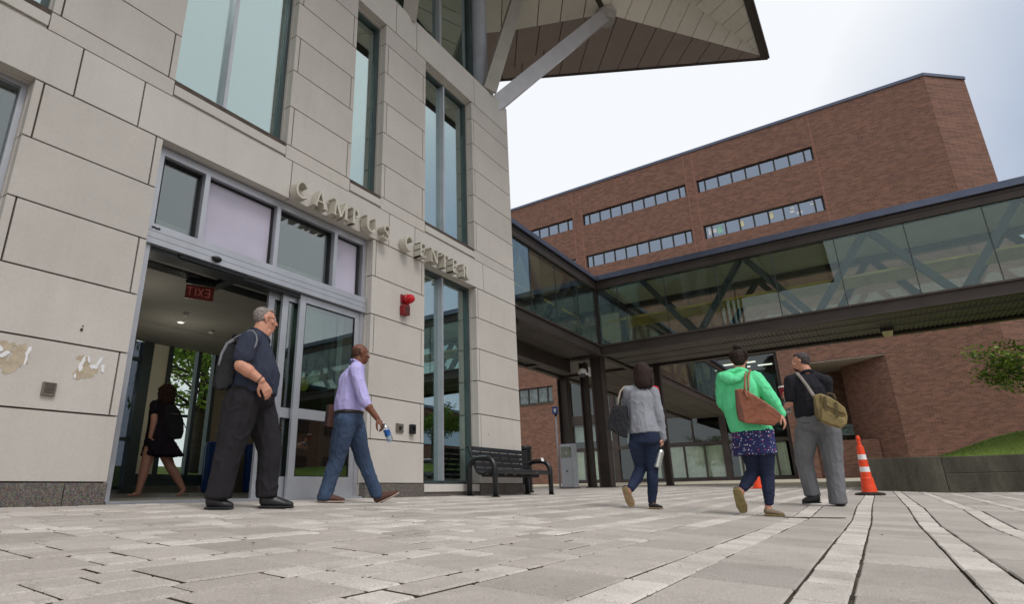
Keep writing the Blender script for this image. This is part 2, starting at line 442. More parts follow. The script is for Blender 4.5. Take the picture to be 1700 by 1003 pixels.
# ------------------------------------------------------------------ lie of the ground
def gz(x, y):
    y2 = max(y, -1.0)
    z = -.07 + .045*min(0, y2-5.5) + .04*max(0, min(x-6.5, 2))*min(1, max(0, (5.5-y2)/5.5))
    xx = min(x, 60)
    return z + .012*max(0, xx-9) + .004*max(0, xx-20)
# ================================================================== ground
mb = MB()
xs = [-300,-120,-60,-30,-15,-6,-2,0,2,4,6.5,7.5,8.5,9,10,12,14,16,18,20,24,28,34,40,48,60,120,300]
ys = [-300,-120,-60,-30,-12,-6,-3,-1,0,1,2,3,4,5.5,7,10,16,30,60,120,300]
vs = [(x, y, gz(x, y) - .017) for y in ys for x in xs]
nx = len(xs)
mb.add(vs, [(j*nx+i, j*nx+i+1, (j+1)*nx+i+1, (j+1)*nx+i) for j in range(len(ys)-1) for i in range(nx-1)])
tag(mb.build('ground', M['grit']), kind='structure')

# paved plaza: every paver its own bevelled slab, long pale rows of small setts between rows of flags
def paving():
    mb = MB(); tones = []
    rnd = random.Random(3)
    def slab(x0, x1, y0, y1, tone):
        g = (.0068 if x0 < 3.4 and y0 > .9 else .0034) + rnd.random()*.0035; b = .006; h = rnd.uniform(-.0025, .0025)
        x0 += g; x1 -= g; y0 += g; y1 -= g
        def P(x, y, d):
            # the rows run very slightly askew
            yy = y + .012*x; return (x, yy, gz(x, yy) + h - d)
        o = [(x0,y0),(x1,y0),(x1,y1),(x0,y1)]
        i = [(x0+b,y0+b),(x1-b,y0+b),(x1-b,y1-b),(x0+b,y1-b)]
        vs = [P(*p, .03) for p in o] + [P(*p, .006) for p in o] + [P(*p, 0) for p in i]
        fs = [(8,9,10,11)] + [(4+k, 4+(k+1)%4, 8+(k+1)%4, 8+k) for k in range(4)]
        mb.add(vs, fs); mb.add(vs[:8], [(k, (k+1)%4, 4+(k+1)%4, 4+k) for k in range(4)], 1); tones.extend([tone]*20)
    per, band = .475, .145
    XE = 21.5
    k0 = math.floor((-6 - .13)/per); k1 = math.ceil((5.46 - .13)/per)
    for k in range(k0, k1):
        yb = .13 + per*k
        if yb > 5.46: continue
        ye = min(yb + band, 5.46)
        far = yb < -1.5 or yb > 5
        ash = lambda x: (k >= 2 and x < 3.2 + .35*((k*7) % 5))        # the older, mixed paving on the left
        x = -2.2 + rnd.random()*.2
        while x < XE:
            w = rnd.choice([.15,.16,.18,.21]) if x < 9 else .3
            if ash(x):
                if rnd.random() < .42: slab(x, x + .30, yb, ye, rnd.choice([0, 0, .3])); x += .30; continue
            slab(x, x + w, yb, ye, rnd.uniform(.62, 1)); x += w
        ys0, ys1 = yb + band, min(yb + per, 5.46)
        if ys1 - ys0 < .05: continue
        x = -2.2 + rnd.random()*.3
        while x < XE:
            if ash(x):
                r = rnd.random()
                if r < .50: w = rnd.choice([.30,.33,.40]); slab(x, x+w, ys0, ys1, rnd.uniform(0,.35)); x += w
                elif r < .78:
                    w = .155; md = (ys0+ys1)/2
                    slab(x, x+w, ys0, md, rnd.uniform(.3,.95)); slab(x, x+w, md, ys1, rnd.uniform(.3,.95)); x += w
                else:
                    w = .31; md = ys0 + (ys1-ys0)*rnd.choice([.5,.5,.38])
                    slab(x, x+w, ys0, md, rnd.uniform(0,.5)); slab(x, x+w/2, md, ys1, rnd.uniform(.4,1)); slab(x+w/2, x+w, md, ys1, rnd.uniform(.2,.8)); x += w
            else:
                w = rnd.choice([.42,.46,.50]) if x < 9 else .95
                slab(x, x+w, ys0, ys1, rnd.uniform(0,.22)); x += w
    # plain grey flags beyond the building corner
    y = 5.5
    while y < 12:
        x = 9.75 + rnd.random()*.3
        while x < XE: slab(x, x+.6, y, y+.6, rnd.uniform(0,.3)); x += .6
        y += .6
    o = mb.build('plaza', [M['paver'], M['grit']])
    a = o.data.attributes.new('tone', 'FLOAT', 'POINT'); a.data.foreach_set('value', tones)
    return tag(o, kind='structure')
paving()
# fallen leaf scraps and dry stalks on the paving
mb = MB(); rn = random.Random(11)
for i in range(46):
    x = rn.uniform(1.2, 7.5); y = rn.uniform(-.6, 4.8); a = rn.random()*6.3; s = rn.uniform(.006, .014)
    c = V3((x, y, gz(x, y) + .004)); d = V3((math.cos(a), math.sin(a), 0))*s; e = V3((-math.sin(a), math.cos(a), 0))*s*.5
    mb.add([c-d, c-e+V3((0,0,.004)), c+d, c+e+V3((0,0,.005))], [(0,1,2,3)])
tag(mb.build('leaf_litter', plain('dry_leaf', srgb(96,72,52), .9, var=.3, scale=40)), kind='stuff')
# thin dark strip laid on the paving
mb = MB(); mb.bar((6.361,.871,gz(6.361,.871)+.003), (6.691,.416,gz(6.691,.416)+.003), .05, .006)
tag(mb.build('dark_strip', M['grit']), kind='structure')

# raised pavement in front of the brick building
mb = MB()
mb.box(21.5, 39.99, -14, 40, .0, .30)
mb.v = [(x, y, (gz(x, 5.5) + .02) if z > .2 else -.3) for x, y, z in mb.v]
tag(mb.build('pavement', M['strip']), kind='structure')
mb = MB(); mb.box(21.34, 21.5, -14, 40, -.3, gz(21.5,5.5)+.026)
tag(mb.build('kerb', M['strip']), kind='structure')

# ================================================================== campus center
YF = 5.5
bld = empty('campus_building', 'pale limestone building with a sliding glass entrance, tall windows and an overhanging angular roof', 'building')
bld.location = (4, YF, -.07)
def part(mb, name, mats, parent=bld, **k):
    o = mb.build(name, mats, None, **k)
    o.parent = parent
    pl = parent.matrix_world.translation if False else None
    o.matrix_parent_inverse = Matrix.Translation(-world_loc(parent))
    return o
def world_loc(o):
    p = V3((0,0,0))
    # every empty here is only translated
    while o: 
        p = p + o.location + (o.matrix_parent_inverse.translation if o.parent else V3((0,0,0))); o = o.parent
    return p
OPEN = [(-1.3,1.24,.11,3.555),(2.40,5.50,-.1,3.555),(6.70,8.155,.11,3.555),
        (-1.3,1.24,4.33,7.55),(2.42,3.885,4.33,7.55),(5.0,5.633,4.33,7.55),(6.70,8.15,4.33,7.55)]
XL, XR = -7.0, 9.58
mb = MB(); g = .008; T = .10
def st(x0, x1, z0, z1, mat=0, dy=0):
    mb.box(x0+g, x1-g, YF+dy, YF+T, z0+g, z1-g, mat)
def pier(x0, x1, z0, z1, courses, first_strip, edgeL=True, edgeR=True, s=.077):
    zs = courses
    for i in range(len(zs)-1):
        strip = (i % 2 == 0) == first_strip
        if strip:
            a = x0 + (s if edgeL else 0); b = x1 - (s if edgeR else 0)
            if edgeL: st(x0, a, zs[i], zs[i+1])
            if edgeR: st(b, x1, zs[i], zs[i+1])
            st(a, b, zs[i], zs[i+1])
        else: st(x0, x1, zs[i], zs[i+1])
lowc = [.114,.68,1.258,1.833,2.41,2.985,3.555]
upc = [4.305,4.885,5.46,6.035,6.61,7.185,7.58]
for a, b, L, Rr in ((-7,-1.3,False,True),(1.24,2.40,True,True),(5.50,6.70,True,True),(8.155,9.58,True,False)):
    if a < -5: 
        for q in range(4): pier(a+q*1.425, a+(q+1)*1.425, 0, 0, lowc, False, False, q == 3)
    else: pier(a, b, 0, 0, lowc, False, L, Rr)
for a, b, L, Rr in ((-7,-1.3,False,True),(1.24,2.42,True,True),(3.885,5.0,True,True),(5.633,6.70,True,True),(8.15,9.58,True,False)):
    if a < -5:
        for q in range(4): pier(a+q*1.425, a+(q+1)*1.425, 0, 0, upc, True, False, q == 3); st(a+q*1.425, a+(q+1)*1.425, 4.10, 4.305)
    else: pier(a, b, 0, 0, upc, True, L, Rr); st(a, b, 4.10, 4.305)
bj = [-7,-5.2,-3.4,-1.6,.1,1.548,2.128,4.0,5.835,6.44,8.42,9.58]
for a, b in zip(bj, bj[1:]): st(a, b, 3.555, 4.10, 1, -.004)
bj = [-7,-5.2,-3.4,-1.6,.1,1.6,3.2,4.7,5.88,6.43,8.27,9.58]
for a, b in zip(bj, bj[1:]): st(a, b, 7.58, 8.24, 1, -.002)
part(mb, 'stone_cladding', [M['stone'], M['stone2']])
# reveals: stone returns at both sides of every opening, soffit above, sill below
mb = MB(); D0, D1 = YF+T, YF+.34
for i, (a, b, z0, z1) in enumerate(OPEN):
    cs = [z for z in (lowc if z1 < 4 else upc) if z0 <= z <= z1+.05]
    if cs[0] > z0 + .02: cs = [max(z0, -.1)] + cs
    for z, zz in zip(cs, cs[1:]):
        zt = min(zz, z1)
        mb.box(a-.06, a-.001, D0, D1, z+g/2, zt-g/2); mb.box(b+.001, b+.06, D0, D1, z+g/2, zt-g/2)
    mb.box(a-.06, b+.06, D0, D1, z1+.001, z1+.06, 1)
    if z0 > 4:
        mb.box(a+.003, b-.003, YF-.006, D1, 4.135, 4.245, 1)
        mb.add([(a+.003,YF+.01,4.25),(b-.003,YF+.01,4.25),(b-.003,D1,4.25),(a+.003,D1,4.25),(a+.003,YF+.01,4.262),(b-.003,YF+.01,4.262),(b-.003,D1,4.335),(a+.003,D1,4.335)],
               [(0,3,2,1),(4,5,6,7),(0,1,5,4),(1,2,6,5),(2,3,7,6),(3,0,4,7)], 1)
        mb.box(a+.003, b-.003, YF+.02, D1, 4.10, 4.13)
part(mb, 'window_reveal', [M['stone'], M['stone2']])
# dark backing in the joints
mb = MB()
def wallback(y0, y1, x0, x1, z0, z1):
    """a wall plate with the openings left out"""
    xs_ = sorted({x0, x1, *[min(max(v, x0), x1) for o in OPEN for v in (o[0]-.05, o[1]+.05)]})
    zs_ = sorted({z0, z1, *[min(max(v, z0), z1) for o in OPEN for v in (o[2], o[3]+.05)]})
    for xa, xb in zip(xs_, xs_[1:]):
        for za, zb in zip(zs_, zs_[1:]):
            if xb-xa < 1e-6 or zb-za < 1e-6: continue
            cx, cz = (xa+xb)/2, (za+zb)/2
            if any(o[0]-.05 < cx < o[1]+.05 and o[2] < cz < o[3]+.05 for o in OPEN): continue
            mb.box(xa, xb, y0, y1, za, zb)
wallback(YF+.022, YF+.30, XL, XR-.01, -.06, 8.23)
part(mb, 'wall_core', M['joint'])
# granite base
mb = MB()
for a, b in ((-7,-4),(-4,-1.3),(-1.3,0.1),(.1,1.24),(1.24,2.07),(2.07,2.40),(5.50,6.1),(6.1,6.70),(8.155,8.9),(8.9,9.6)):
    mb.box(a+.003, b-.003 if b < 9.5 else 9.62, YF-.018, YF+.30, -.12, .108)
mb.box(6.703, 8.152, YF+.02, YF+.30, -.12, -.01); mb.box(6.703, 8.152, YF+.0, YF+.30, -.006, .105, 1)
part(mb, 'granite_base', [M['granite'], M['stone2']], bevel=.004)
# end wall facing the walkway, rear wall plates, flat roof
mb = MB()
zz = [-.1,.114,.68,1.258,1.833,2.41,2.985,3.555,4.10,4.305] + upc[1:] + [8.24]
for j in range(len(zz)-1):
    for q in range(4):
        mb.box(9.50, 9.58, YF+T+.002+q*1.27+g, YF+T+.002+(q+1)*1.27-g, zz[j]+g, zz[j+1]-g)
part(mb, 'end_wall', M['stone'])
mb = MB()
mb.box(XL, 9.45, YF+.34, 10.6, 8.0, 8.2)                      # flat roof slab
mb.box(XL, 9.45, YF+.40, 10.6, 3.62, 4.0)                     # floor plate between storeys
mb.box(9.40, 9.49, YF+.35, 10.6, -.1, 8.0)
mb.box(XL, 9.40, 8.6, 8.7, 4.0, 8.0)                          # rear wall of the upper rooms
mb.box(1.2, 1.3, YF+.34, 10.5, -.1, 3.62); mb.box(XL, XL+.1, YF+.3, 10.6, -.1, 8)
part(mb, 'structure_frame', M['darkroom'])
# blinds and walls dimly visible inside the upper windows
mb = MB()
mb.box(-1.2, 1.2, 6.3, 6.33, 4.2, 6.6); 
part(mb, 'inner_wall', M['beige'])

# ---- windows
def window(a, b, z0, z1, mull, fr=M['frame_green'], gl=M['glass_teal'], y=5.70, trans=()):
    w = MB(); t = .045
    w.box(a, a+t, y-.05, y+.06, z0, z1); w.box(b-t, b, y-.05, y+.06, z0, z1)
    w.box(a+t, b-t, y-.05, y+.06, z0, z0+t); w.box(a+t, b-t, y-.05, y+.06, z1-t, z1)
    for z in trans: w.box(a+t, b-t, y-.03, y+.05, z-.025, z+.025)
    o = part(w, 'window', fr)
    p = MB(); xsn = [a+t] + list(mull) + [b-t]
    for c, d in zip(xsn, xsn[1:]): p.box(c+.002, d-.002, y+.0, y+.012, z0+t, z1-t)
    part(p, 'pane', gl, o)
    for m_ in mull:
        q = MB(); q.box(m_-.022, m_+.022, y-.085, y+.05, z0+t, z1-t); part(q, 'mullion', M['alu'], o)
    return o
window(2.42, 3.885, 4.335, 7.55, [3.07])
window(5.0, 5.633, 4.335, 7.55, [])
window(6.70, 8.15, 4.335, 7.55, [7.38])
window(-1.3, 1.24, 4.335, 7.55, [0], trans=())
window(6.70, 8.155, .112, 3.555, [7.32], gl=M['glass_teal'])
window(-1.3, 1.24, .112, 3.555, [-.1], fr=M['alu'], gl=M['glass_door'])
# ---- upper glass storey set back behind the parapet
mb = MB(); y = 6.2
w = MB()
for x in (-6.5,-4.5,-2.5,-.5,1.5,3.4,5.2,6.9,9.16): w.box(x-.05, x+.05, y-.06, y+.10, 8.2, 12.9)
w.box(XL, 9.2, y-.06, y+.1, 8.2, 8.3); w.box(XL, 9.2, y-.06, y+.1, 12.8, 12.9)
o = part(w, 'clerestory', M['frame_green'])
p = MB(); p.box(XL, 9.16, y+.01, y+.02, 8.3, 12.8); p.box(9.14, 9.15, y+.1, 10.5, 8.3, 12.8); part(p, 'pane', M['glass_teal'], o)
for x in (7.93,6.0,4.2,2.3): q = MB(); q.box(x-.035, x+.035, y-.09, y+.05, 8.25, 12.85); part(q, 'mullion', M['alu'], o)
mb.box(XL, 9.0, 8.4, 8.5, 8.2, 12.9)
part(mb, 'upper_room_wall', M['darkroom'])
mb = MB(); mb.lathe((9.41, 6.08, 8.2), [(.19,0),(.19,4.8)], 28); part(mb, 'round_column', plain('pale_grey_column', srgb(172,176,184), .5, .1, .05, 2), auto=40)
mb = MB(); mb.box(-7, 9.58, YF+.005, YF+.36, 8.243, 8.262); part(mb, 'parapet_cap', M['stone2'])

# ---- the folded roof overhang and its struts
S1E = V3((10.55,5.5,12.5))
A_, B_, C_ = V3((13.5,8.24,13.0)), V3((17.85,.66,13.0)), V3((-7.5,.62,13.0))
N_ = V3((12.39,3.91,12.3)); E_ = V3((9.0,9.4,13.0)); G_ = V3((-7.5,9.4,13.0)); A2 = V3((11.35,6.32,12.3))
K_ = V3((9.2,3.91,13.0)); K2 = V3((-7.5,3.91,13.0)); EB = V3((9.6,9.4,12.3)); KB = V3((7.6,9.4,13.0)); K3 = V3((-7.5,9.4,13.0))
def strips(poly, d, width, mat, mbx, gap=.012, org=V3((0,0,0))):
    """cut a planar polygon into parallel panels lying across direction d"""
    poly = [V3(p) for p in poly]; n = (poly[1]-poly[0]).cross(poly[2]-poly[0]).normalized()
    if n.z > 0: n = -n
    d = n.cross(V3(d)).normalized()                           # d comes as the run of the seams
    lo = min((p-org).dot(d) for p in poly); hi = max((p-org).dot(d) for p in poly)
    def clip(pp, s, lim):
        out = []
        for i in range(len(pp)):
            a, b = pp[i], pp[(i+1) % len(pp)]; da, db = s*((a-org).dot(d)-lim), s*((b-org).dot(d)-lim)
            if da >= 0: out.append(a)
            if da*db < 0: out.append(a + (b-a)*(da/(da-db)))
        return out
    k = math.floor(lo/width)
    while k*width < hi:
        pp = clip(clip(poly, 1, k*width+gap), -1, (k+1)*width-gap)
        if len(pp) > 2: mbx.prism([p + n*.02 for p in pp], -n*.06, mat)
        k += 1
rf = MB()
d1 = (B_-A_).normalized()
# upper skin of the roof, with real thickness
top = [V3((C_.x,C_.y,13.5)), V3((B_.x+.03,B_.y-.03,13.28)), V3((A_.x,A_.y+.02,13.28)), V3((E_.x,E_.y,13.5)), V3((G_.x,G_.y,13.5))]
rf.prism(top, (0,0,.12))
ro = part(rf, 'roof', M['roofcap'])
sf = MB()
S_L, S_B, S_R = (.91,.61,-.155), (.81,.51,.28), (.62,1,0)
for t3 in ((N_, B_, K_), (B_, C_, K2), (B_, K2, K_)): strips(t3, S_R, .62, 0, sf)         # pale facets
for t3 in ((K_, N_, A2), (K_, A2, EB), (K_, EB, KB), (K_, KB, K3), (K_, K3, K2)): strips(t3, S_L, .62, 0, sf)
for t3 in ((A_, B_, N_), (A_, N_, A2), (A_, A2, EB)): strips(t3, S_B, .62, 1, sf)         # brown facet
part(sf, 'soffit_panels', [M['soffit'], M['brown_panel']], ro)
bk = MB()
for tri in ((N_,B_,K_),(B_,C_,K2),(B_,K2,K_),(K_,N_,A2),(K_,A2,EB),(K_,EB,KB),(K_,KB,K3),(K_,K3,K2),(A_,B_,N_),(A_,N_,A2),(A_,A2,EB)):
    bk.prism([p + V3((0,0,.06)) for p in tri], (0,0,.05))
part(bk, 'soffit_backing', M['joint'], ro)
fa = MB()
for a, b in ((C_,B_),(B_,A_),(A_,E_)):
    fa.bar(a + V3((0,0,.12)), b + V3((0,0,.12)), .10, .34)
fa.bar(C_ + V3((0,.10,-.02)), B_ + V3((-.1,.10,-.02)), .16, .10)
part(fa, 'fascia', M['steel'], ro)
s1 = MB(); s1.ibeam((8.95,5.62,8.26), S1E, .30, .40, .05, (.6,.8,0))
part(s1, 'strut', M['alu_strut'] if 'alu_strut' in M else M.setdefault('alu_strut', plain('pale_painted_steel', srgb(170,166,158), .45, .15, .05, 2)), ro)
s2 = MB(); s2.bar((9.22,5.66,8.15), N_ + V3((0,0,-.06)), .27, .34); s2.bar(V3((9.22,5.66,8.15)).lerp(N_, .17), V3((9.22,5.66,8.15)).lerp(N_, .175), .274, .344)
part(s2, 'strut', M.setdefault('strut2', plain('silver_painted_steel', srgb(176,175,178), .38, .35, .05, 2)), ro)
s3 = MB(); s3.ibeam((6.35,5.62,8.26), (4.4,3.05,12.95), .26, .34, .05, (1,1,0)); part(s3, 'strut', M['alu_strut'], ro)
nd = MB(); nd.ell(N_ + V3((0,0,-.04)), (.3,.3,.14)); nd.lathe(N_ + V3((0,0,-.3)), [(.20,0),(.20,.3)], 20)
part(nd, 'strut_node', M['alu_strut'], ro)
rb = MB(); rb.bar(N_ + V3((0,0,-.02)), K_ + V3((0,0,-.02)), .12, .1); rb.bar(K_ + V3((0,0,-.02)), K2 + V3((0,0,-.02)), .12, .1)
part(rb, 'soffit_rib', M['steel'], ro)

# ---- entrance: aluminium frame, transom lights, header, sliding doors
YD = 5.68
en = MB(); t = .06
en.box(2.42, 2.49, YD-.06, YD+.08, -.08, 3.54); en.box(5.43, 5.495, YD-.06, YD+.08, -.08, 3.54)
en.box(2.49, 5.43, YD-.06, YD+.08, 3.455, 3.54)
en.box(2.42, 5.495, YD-.075, YD+.02, 3.545, 3.553)
eo = part(en, 'entrance', M['alu'])
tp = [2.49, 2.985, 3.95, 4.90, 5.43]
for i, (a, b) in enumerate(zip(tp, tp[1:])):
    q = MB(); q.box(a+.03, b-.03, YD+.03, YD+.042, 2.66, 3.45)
    part(q, 'transom_light', [M['glass_door'], M['lav_reflection'], M['glass_door'], M['lav_reflection']][i], eo)
    f = MB()                                                  # dark gasket round each light
    for za, zb, xa, xb in ((2.645,2.665,a+.02,b-.02),(3.435,3.455,a+.02,b-.02),(2.665,3.435,a+.02,a+.04),(2.665,3.435,b-.05,b-.02)): f.box(xa, xb, YD+.0, YD+.05, za, zb)
    part(f, 'gasket', M['black_rub'], eo)
for x in tp[1:-1]: q = MB(); q.box(x-.028, x+.028, YD-.07, YD+.06, 2.63, 3.455); part(q, 'mullion', M['alu'], eo)
hd = MB(); hd.box(2.42, 5.494, YD-.10, YD+.10, 2.425, 2.64)
for z in (2.49, 2.56): hd.box(2.42, 5.494, YD-.104, YD-.0995, z, z+.012)
ho = part(hd, 'door_header', M['alu'], eo)
tr = MB(); tr.box(2.47, 5.45, YD-.03, YD+.16, 2.375, 2.424); tr.box(2.8, 3.6, YD-.06, YD-.035, 2.39, 2.424); part(tr, 'door_track', M['alu_dark'], eo)
se = MB(); se.hull([((3.18,YD-.12,2.475),(.055,.035,.032)),((3.18,YD-.10,2.49),(.06,.02,.02))]); part(se, 'motion_sensor', M['black_rub'], eo, smooth=True)
bw = MB()                                                      # small maker's mark on the header
for k, (dx, wd, dz) in enumerate(((0,.018,0),(.022,.016,.004),(.041,.014,-.003),(.060,.026,.002))): bw.box(2.455+dx, 2.455+dx+wd, YD-.106, YD-.1005, 2.585+dz, 2.605+dz)
part(bw, 'header_mark', M['black_rub'], eo)
def leafdoor(x0, x1, y, z1, mid=True, sticker=False, name='sliding_door', sw=.09):
    f = MB(); z0 = -.05
    f.box(x0, x0+sw, y-.022, y+.022, z0, z1); f.box(x1-sw, x1, y-.022, y+.022, z0, z1)
    f.box(x0+sw, x1-sw, y-.022, y+.022, z1-.09, z1); f.box(x0+sw, x1-sw, y-.022, y+.022, z0, z0+.24)
    f.box(x0+sw, x1-sw, y-.026, y+.026, .86, .98)
    o = part(f, name, M['alu'], bevel=.003)
    p = MB(); p.box(x0+sw, x1-sw, y-.004, y+.004, z0+.24, .86); p.box(x0+sw, x1-sw, y-.004, y+.004, .98, z1-.09)
    part(p, 'pane', M['glass_door'], o)
    gk = MB()
    for za, zb in ((z0+.24,.86),(.98,z1-.09)):
        for xa, xb, zc, ze in ((x0+sw,x0+sw+.012,za,zb),(x1-sw-.012,x1-sw,za,zb),(x0+sw+.012,x1-sw-.012,za,za+.012),(x0+sw+.012,x1-sw-.012,zb-.012,zb)): gk.box(xa, xb, y-.014, y+.014, zc, ze)
    part(gk, 'gasket', M['black_rub'], o)
    if sticker:
        s = MB(); s.lathe((x0+sw+.06, y+.0075, 1.29), [(.085,0),(.085,.002)], 24, (0,-1,0))
        so_ = part(s, 'sticker', M['yellow'], o)
        tx = MB()
        for k in range(6):
            wd = (.04,.055,.06,.06,.055,.035)[k]; tx.box(x0+sw+.06-wd, x0+sw+.06+wd, y+.0035, y+.0050, 1.235+k*.02, 1.241+k*.02)
        part(tx, 'sticker_print', plain('olive_print', srgb(120,112,30), .6), so_)
    return o
leafdoor(4.40, 5.44, YD-.02, 2.415, sticker=True)
leafdoor(4.19, 5.20, YD+.05, 2.40)
leafdoor(4.03, 5.04, YD+.115, 2.395)
th = MB(); th.box(2.42, 5.49, YD-.16, YD+.30, -.085, -.045); part(th, 'threshold', M['alu'], eo)

# ---- lobby
lo = MB()
lo.add([(1.3,5.9,-.05),(9.4,5.9,-.05),(9.4,10.5,.045),(1.3,10.5,.045),(1.3,5.9,-.15),(9.4,5.9,-.15),(9.4,10.5,-.10),(1.3,10.5,-.10)], [(0,1,2,3),(4,7,6,5),(0,4,5,1),(1,5,6,2),(2,6,7,3),(3,7,4,0)])
part(lo, 'lobby_floor', M['floor_in'])
ce = MB(); ce.box(1.3, 9.4, 5.80, 10.5, 2.70, 2.8); ce.box(1.3, 9.4, 9.3, 10.5, 2.665, 2.699)
part(ce, 'lobby_ceiling', M['ceil'])
vt = MB()
for a, b in ((2.55,3.85),(4.0,5.0)):
    vt.box(a, b, 6.72, 6.95, 2.688, 2.6985)
    x = a+.02
    while x < b-.02: vt.box(x, x+.008, 6.73, 6.94, 2.676, 2.6875, 1); x += .03
part(vt, 'ceiling_vent', [M['black_rub'], M['alu_dark']])
dc = MB(); dc.box(2.5, 5.4, 6.3, 6.5, 2.64, 2.699); dc.box(3.86, 3.99, 6.0, 6.95, 2.63, 2.695); dc.box(2.5, 5.4, 5.95, 6.05, 2.6, 2.699)
part(dc, 'ceiling_beam', M['alu_dark'])
for x, y in ((5.2,9.0),(4.4,8.4)): sp_ = MB(); sp_.lathe((x, y, 2.645), [(.03,0),(.045,.02)], 14); part(sp_, 'ceiling_sprinkler', M['white_paint'])
bw = MB(); YB = 10.5                                           # rear wall of the lobby, with glazing
bw.box(7.0, 9.4, YB, YB+.1, .0, 2.7, 1); bw.box(1.3, 4.5, YB, YB+.1, 0, 2.7, 0)
bw.box(4.98, 5.29, YB, YB+.1, .35, 2.7, 0)
bw.box(6.26, 7.0, YB-.02, YB+.12, .0, 2.7, 1)
part(bw, 'lobby_rear_wall', [M['cream'], M['beige']])
gf = MB()
gf.box(4.80, 4.98, YB-.06, YB+.1, .0, 2.66)
for x in (5.32, 5.88, 6.23): gf.box(x-.035, x+.035, YB-.05, YB+.08, .35, 2.66)
gf.box(4.5, 4.57, YB-.05, YB+.08, 0, 2.66); gf.box(4.57, 4.80, YB-.03, YB+.05, .9, .96); gf.box(4.57, 4.80, YB-.03, YB+.05, 2.3, 2.36)
gf.box(4.98, 6.26, YB-.04, YB+.08, .28, .36); gf.box(4.98, 6.26, YB-.02, YB+.1, .16, .28)
go = part(gf, 'rear_window', M['frame_green'])
gp = MB(); gp.box(5.35, 5.85, YB+.01, YB+.02, .36, 2.66); gp.box(5.91, 6.2, YB+.01, YB+.02, .36, 2.66); part(gp, 'pane', M['glass_clear'], go)
gq = MB(); gq.box(4.57, 4.80, YB+.01, YB+.02, .1, 2.66); part(gq, 'pane', M['glass_blue'], go)

# ---- letters CAMPUS CENTER
LW, LH = .24, .235
def poly_letter(ch):
    """outlines as thick strokes with serifs; list of closed polygons in a unit box (w, 1)"""
    P = []
    def bar(x0, y0, x1, y1, w):
        d = V3((x1-x0, y1-y0, 0)); n = V3((-d.y, d.x, 0)).normalized()*w/2
        P.append([(x0+n.x, y0+n.y), (x1+n.x, y1+n.y), (x1-n.x, y1-n.y), (x0-n.x, y0-n.y)])
    def rect(x0, y0, x1, y1): P.append([(x0,y0),(x1,y0),(x1,y1),(x0,y1)])
    def arc(cx, cy, rx, ry, a0, a1, w0, w1, n=14):
        for i in range(n):
            q = []
            for k in (i, i+1):
                t = R(a0 + (a1-a0)*k/n); f = abs(math.cos(t)); wd = w1 + (w0-w1)*f
                q.append(((cx+(rx)*math.cos(t), cy+(ry)*math.sin(t)), (cx+(rx-wd)*math.cos(t), cy+(ry-wd)*math.sin(t))))
            P.append([q[0][0], q[1][0], q[1][1], q[0][1]])
    S, H = .145, .065
    def serif(x, y, w=.30): rect(x-w/2, y, x+w/2, y+.06)
    if ch == 'C': arc(.45,.5,.42,.5,42,318,S,H); rect(.70,.72,.78,.95); rect(.72,.10,.78,.24)
    if ch == 'A': bar(.12,.0,.42,1,.08); bar(.46,1,.78,0,S); rect(.24,.30,.64,.37); serif(.12,0,.26); serif(.80,0,.32)
    if ch == 'M': bar(.14,0,.20,1,.08); bar(.20,1,.52,.02,S); bar(.54,.02,.84,1,.08); bar(.86,0,.84,1,S); serif(.14,0,.26); serif(.90,0,.30); serif(.14,.94,.22); serif(.88,.94,.22)
    if ch == 'P': rect(.14,0,.14+S,1); arc(.34,.72,.34,.28,-90,90,S,H); rect(.14,.93,.36,1); rect(.14,.44,.36,.51); serif(.22,0,.34); serif(.14,.94,.2)
    if ch == 'U': rect(.12,.34,.12+S,1); rect(.72,.34,.80,1); arc(.46,.36,.34,.36,180,360,S,H); serif(.19,.94,.28); serif(.77,.94,.22)
    if ch == 'S': arc(.40,.73,.30,.27,40,270,.13,.08); arc(.40,.25,.32,.25,-140,92,.14,.08); rect(.60,.74,.66,.95); rect(.10,.06,.16,.26)
    if ch == 'E': rect(.14,0,.14+S,1); rect(.14,.93,.66,1); rect(.14,.47,.54,.54); rect(.14,0,.70,.07); rect(.60,.78,.66,1); rect(.64,0,.70,.22); rect(.49,.40,.54,.62)
    if ch == 'N': rect(.14,0,.21,1); bar(.20,.97,.76,.04,S); rect(.74,0,.81,1); serif(.18,0,.26); serif(.14,.94,.22); serif(.78,.94,.26)
    if ch == 'T': rect(.38,0,.38+S,1); rect(.08,.93,.86,1); rect(.08,.76,.14,1); rect(.80,.76,.86,1); serif(.46,0,.34)
    if ch == 'R': rect(.14,0,.14+S,1); arc(.34,.74,.32,.26,-90,90,S,H); rect(.14,.93,.36,1); rect(.14,.48,.36,.55); bar(.42,.50,.80,.02,S); serif(.22,0,.34); serif(.82,0,.26); serif(.14,.94,.2)
    return P
sign = empty('letter_sign', 'raised stone-coloured serif letters reading CAMPUS CENTER on the band above the entrance', 'sign')
sign.location = (5.9, 5.49, 3.57)
M['letter'] = plain('letter_metal', srgb(196,190,176), .5, .1, .05, 8)
for ch, x in zip('CAMPUSCENTER', (3.985,4.285,4.60,4.93,5.20,5.56,6.05,6.385,6.665,6.945,7.24,7.555)):
    l = MB(); sc = LH; wd = LW*(1.16 if ch in 'MU' else 1)
    for k, pg in enumerate(poly_letter(ch)):
        y0 = 5.345 + .0006*k                                   # each stroke a hair behind the last: no flush faces
        l.prism([(x - .012 + p[0]*wd, y0, 3.55 + p[1]*sc) for p in pg], (0, .135 - .0006*k*2, 0))
    part(l, 'letter', M['letter'], sign)
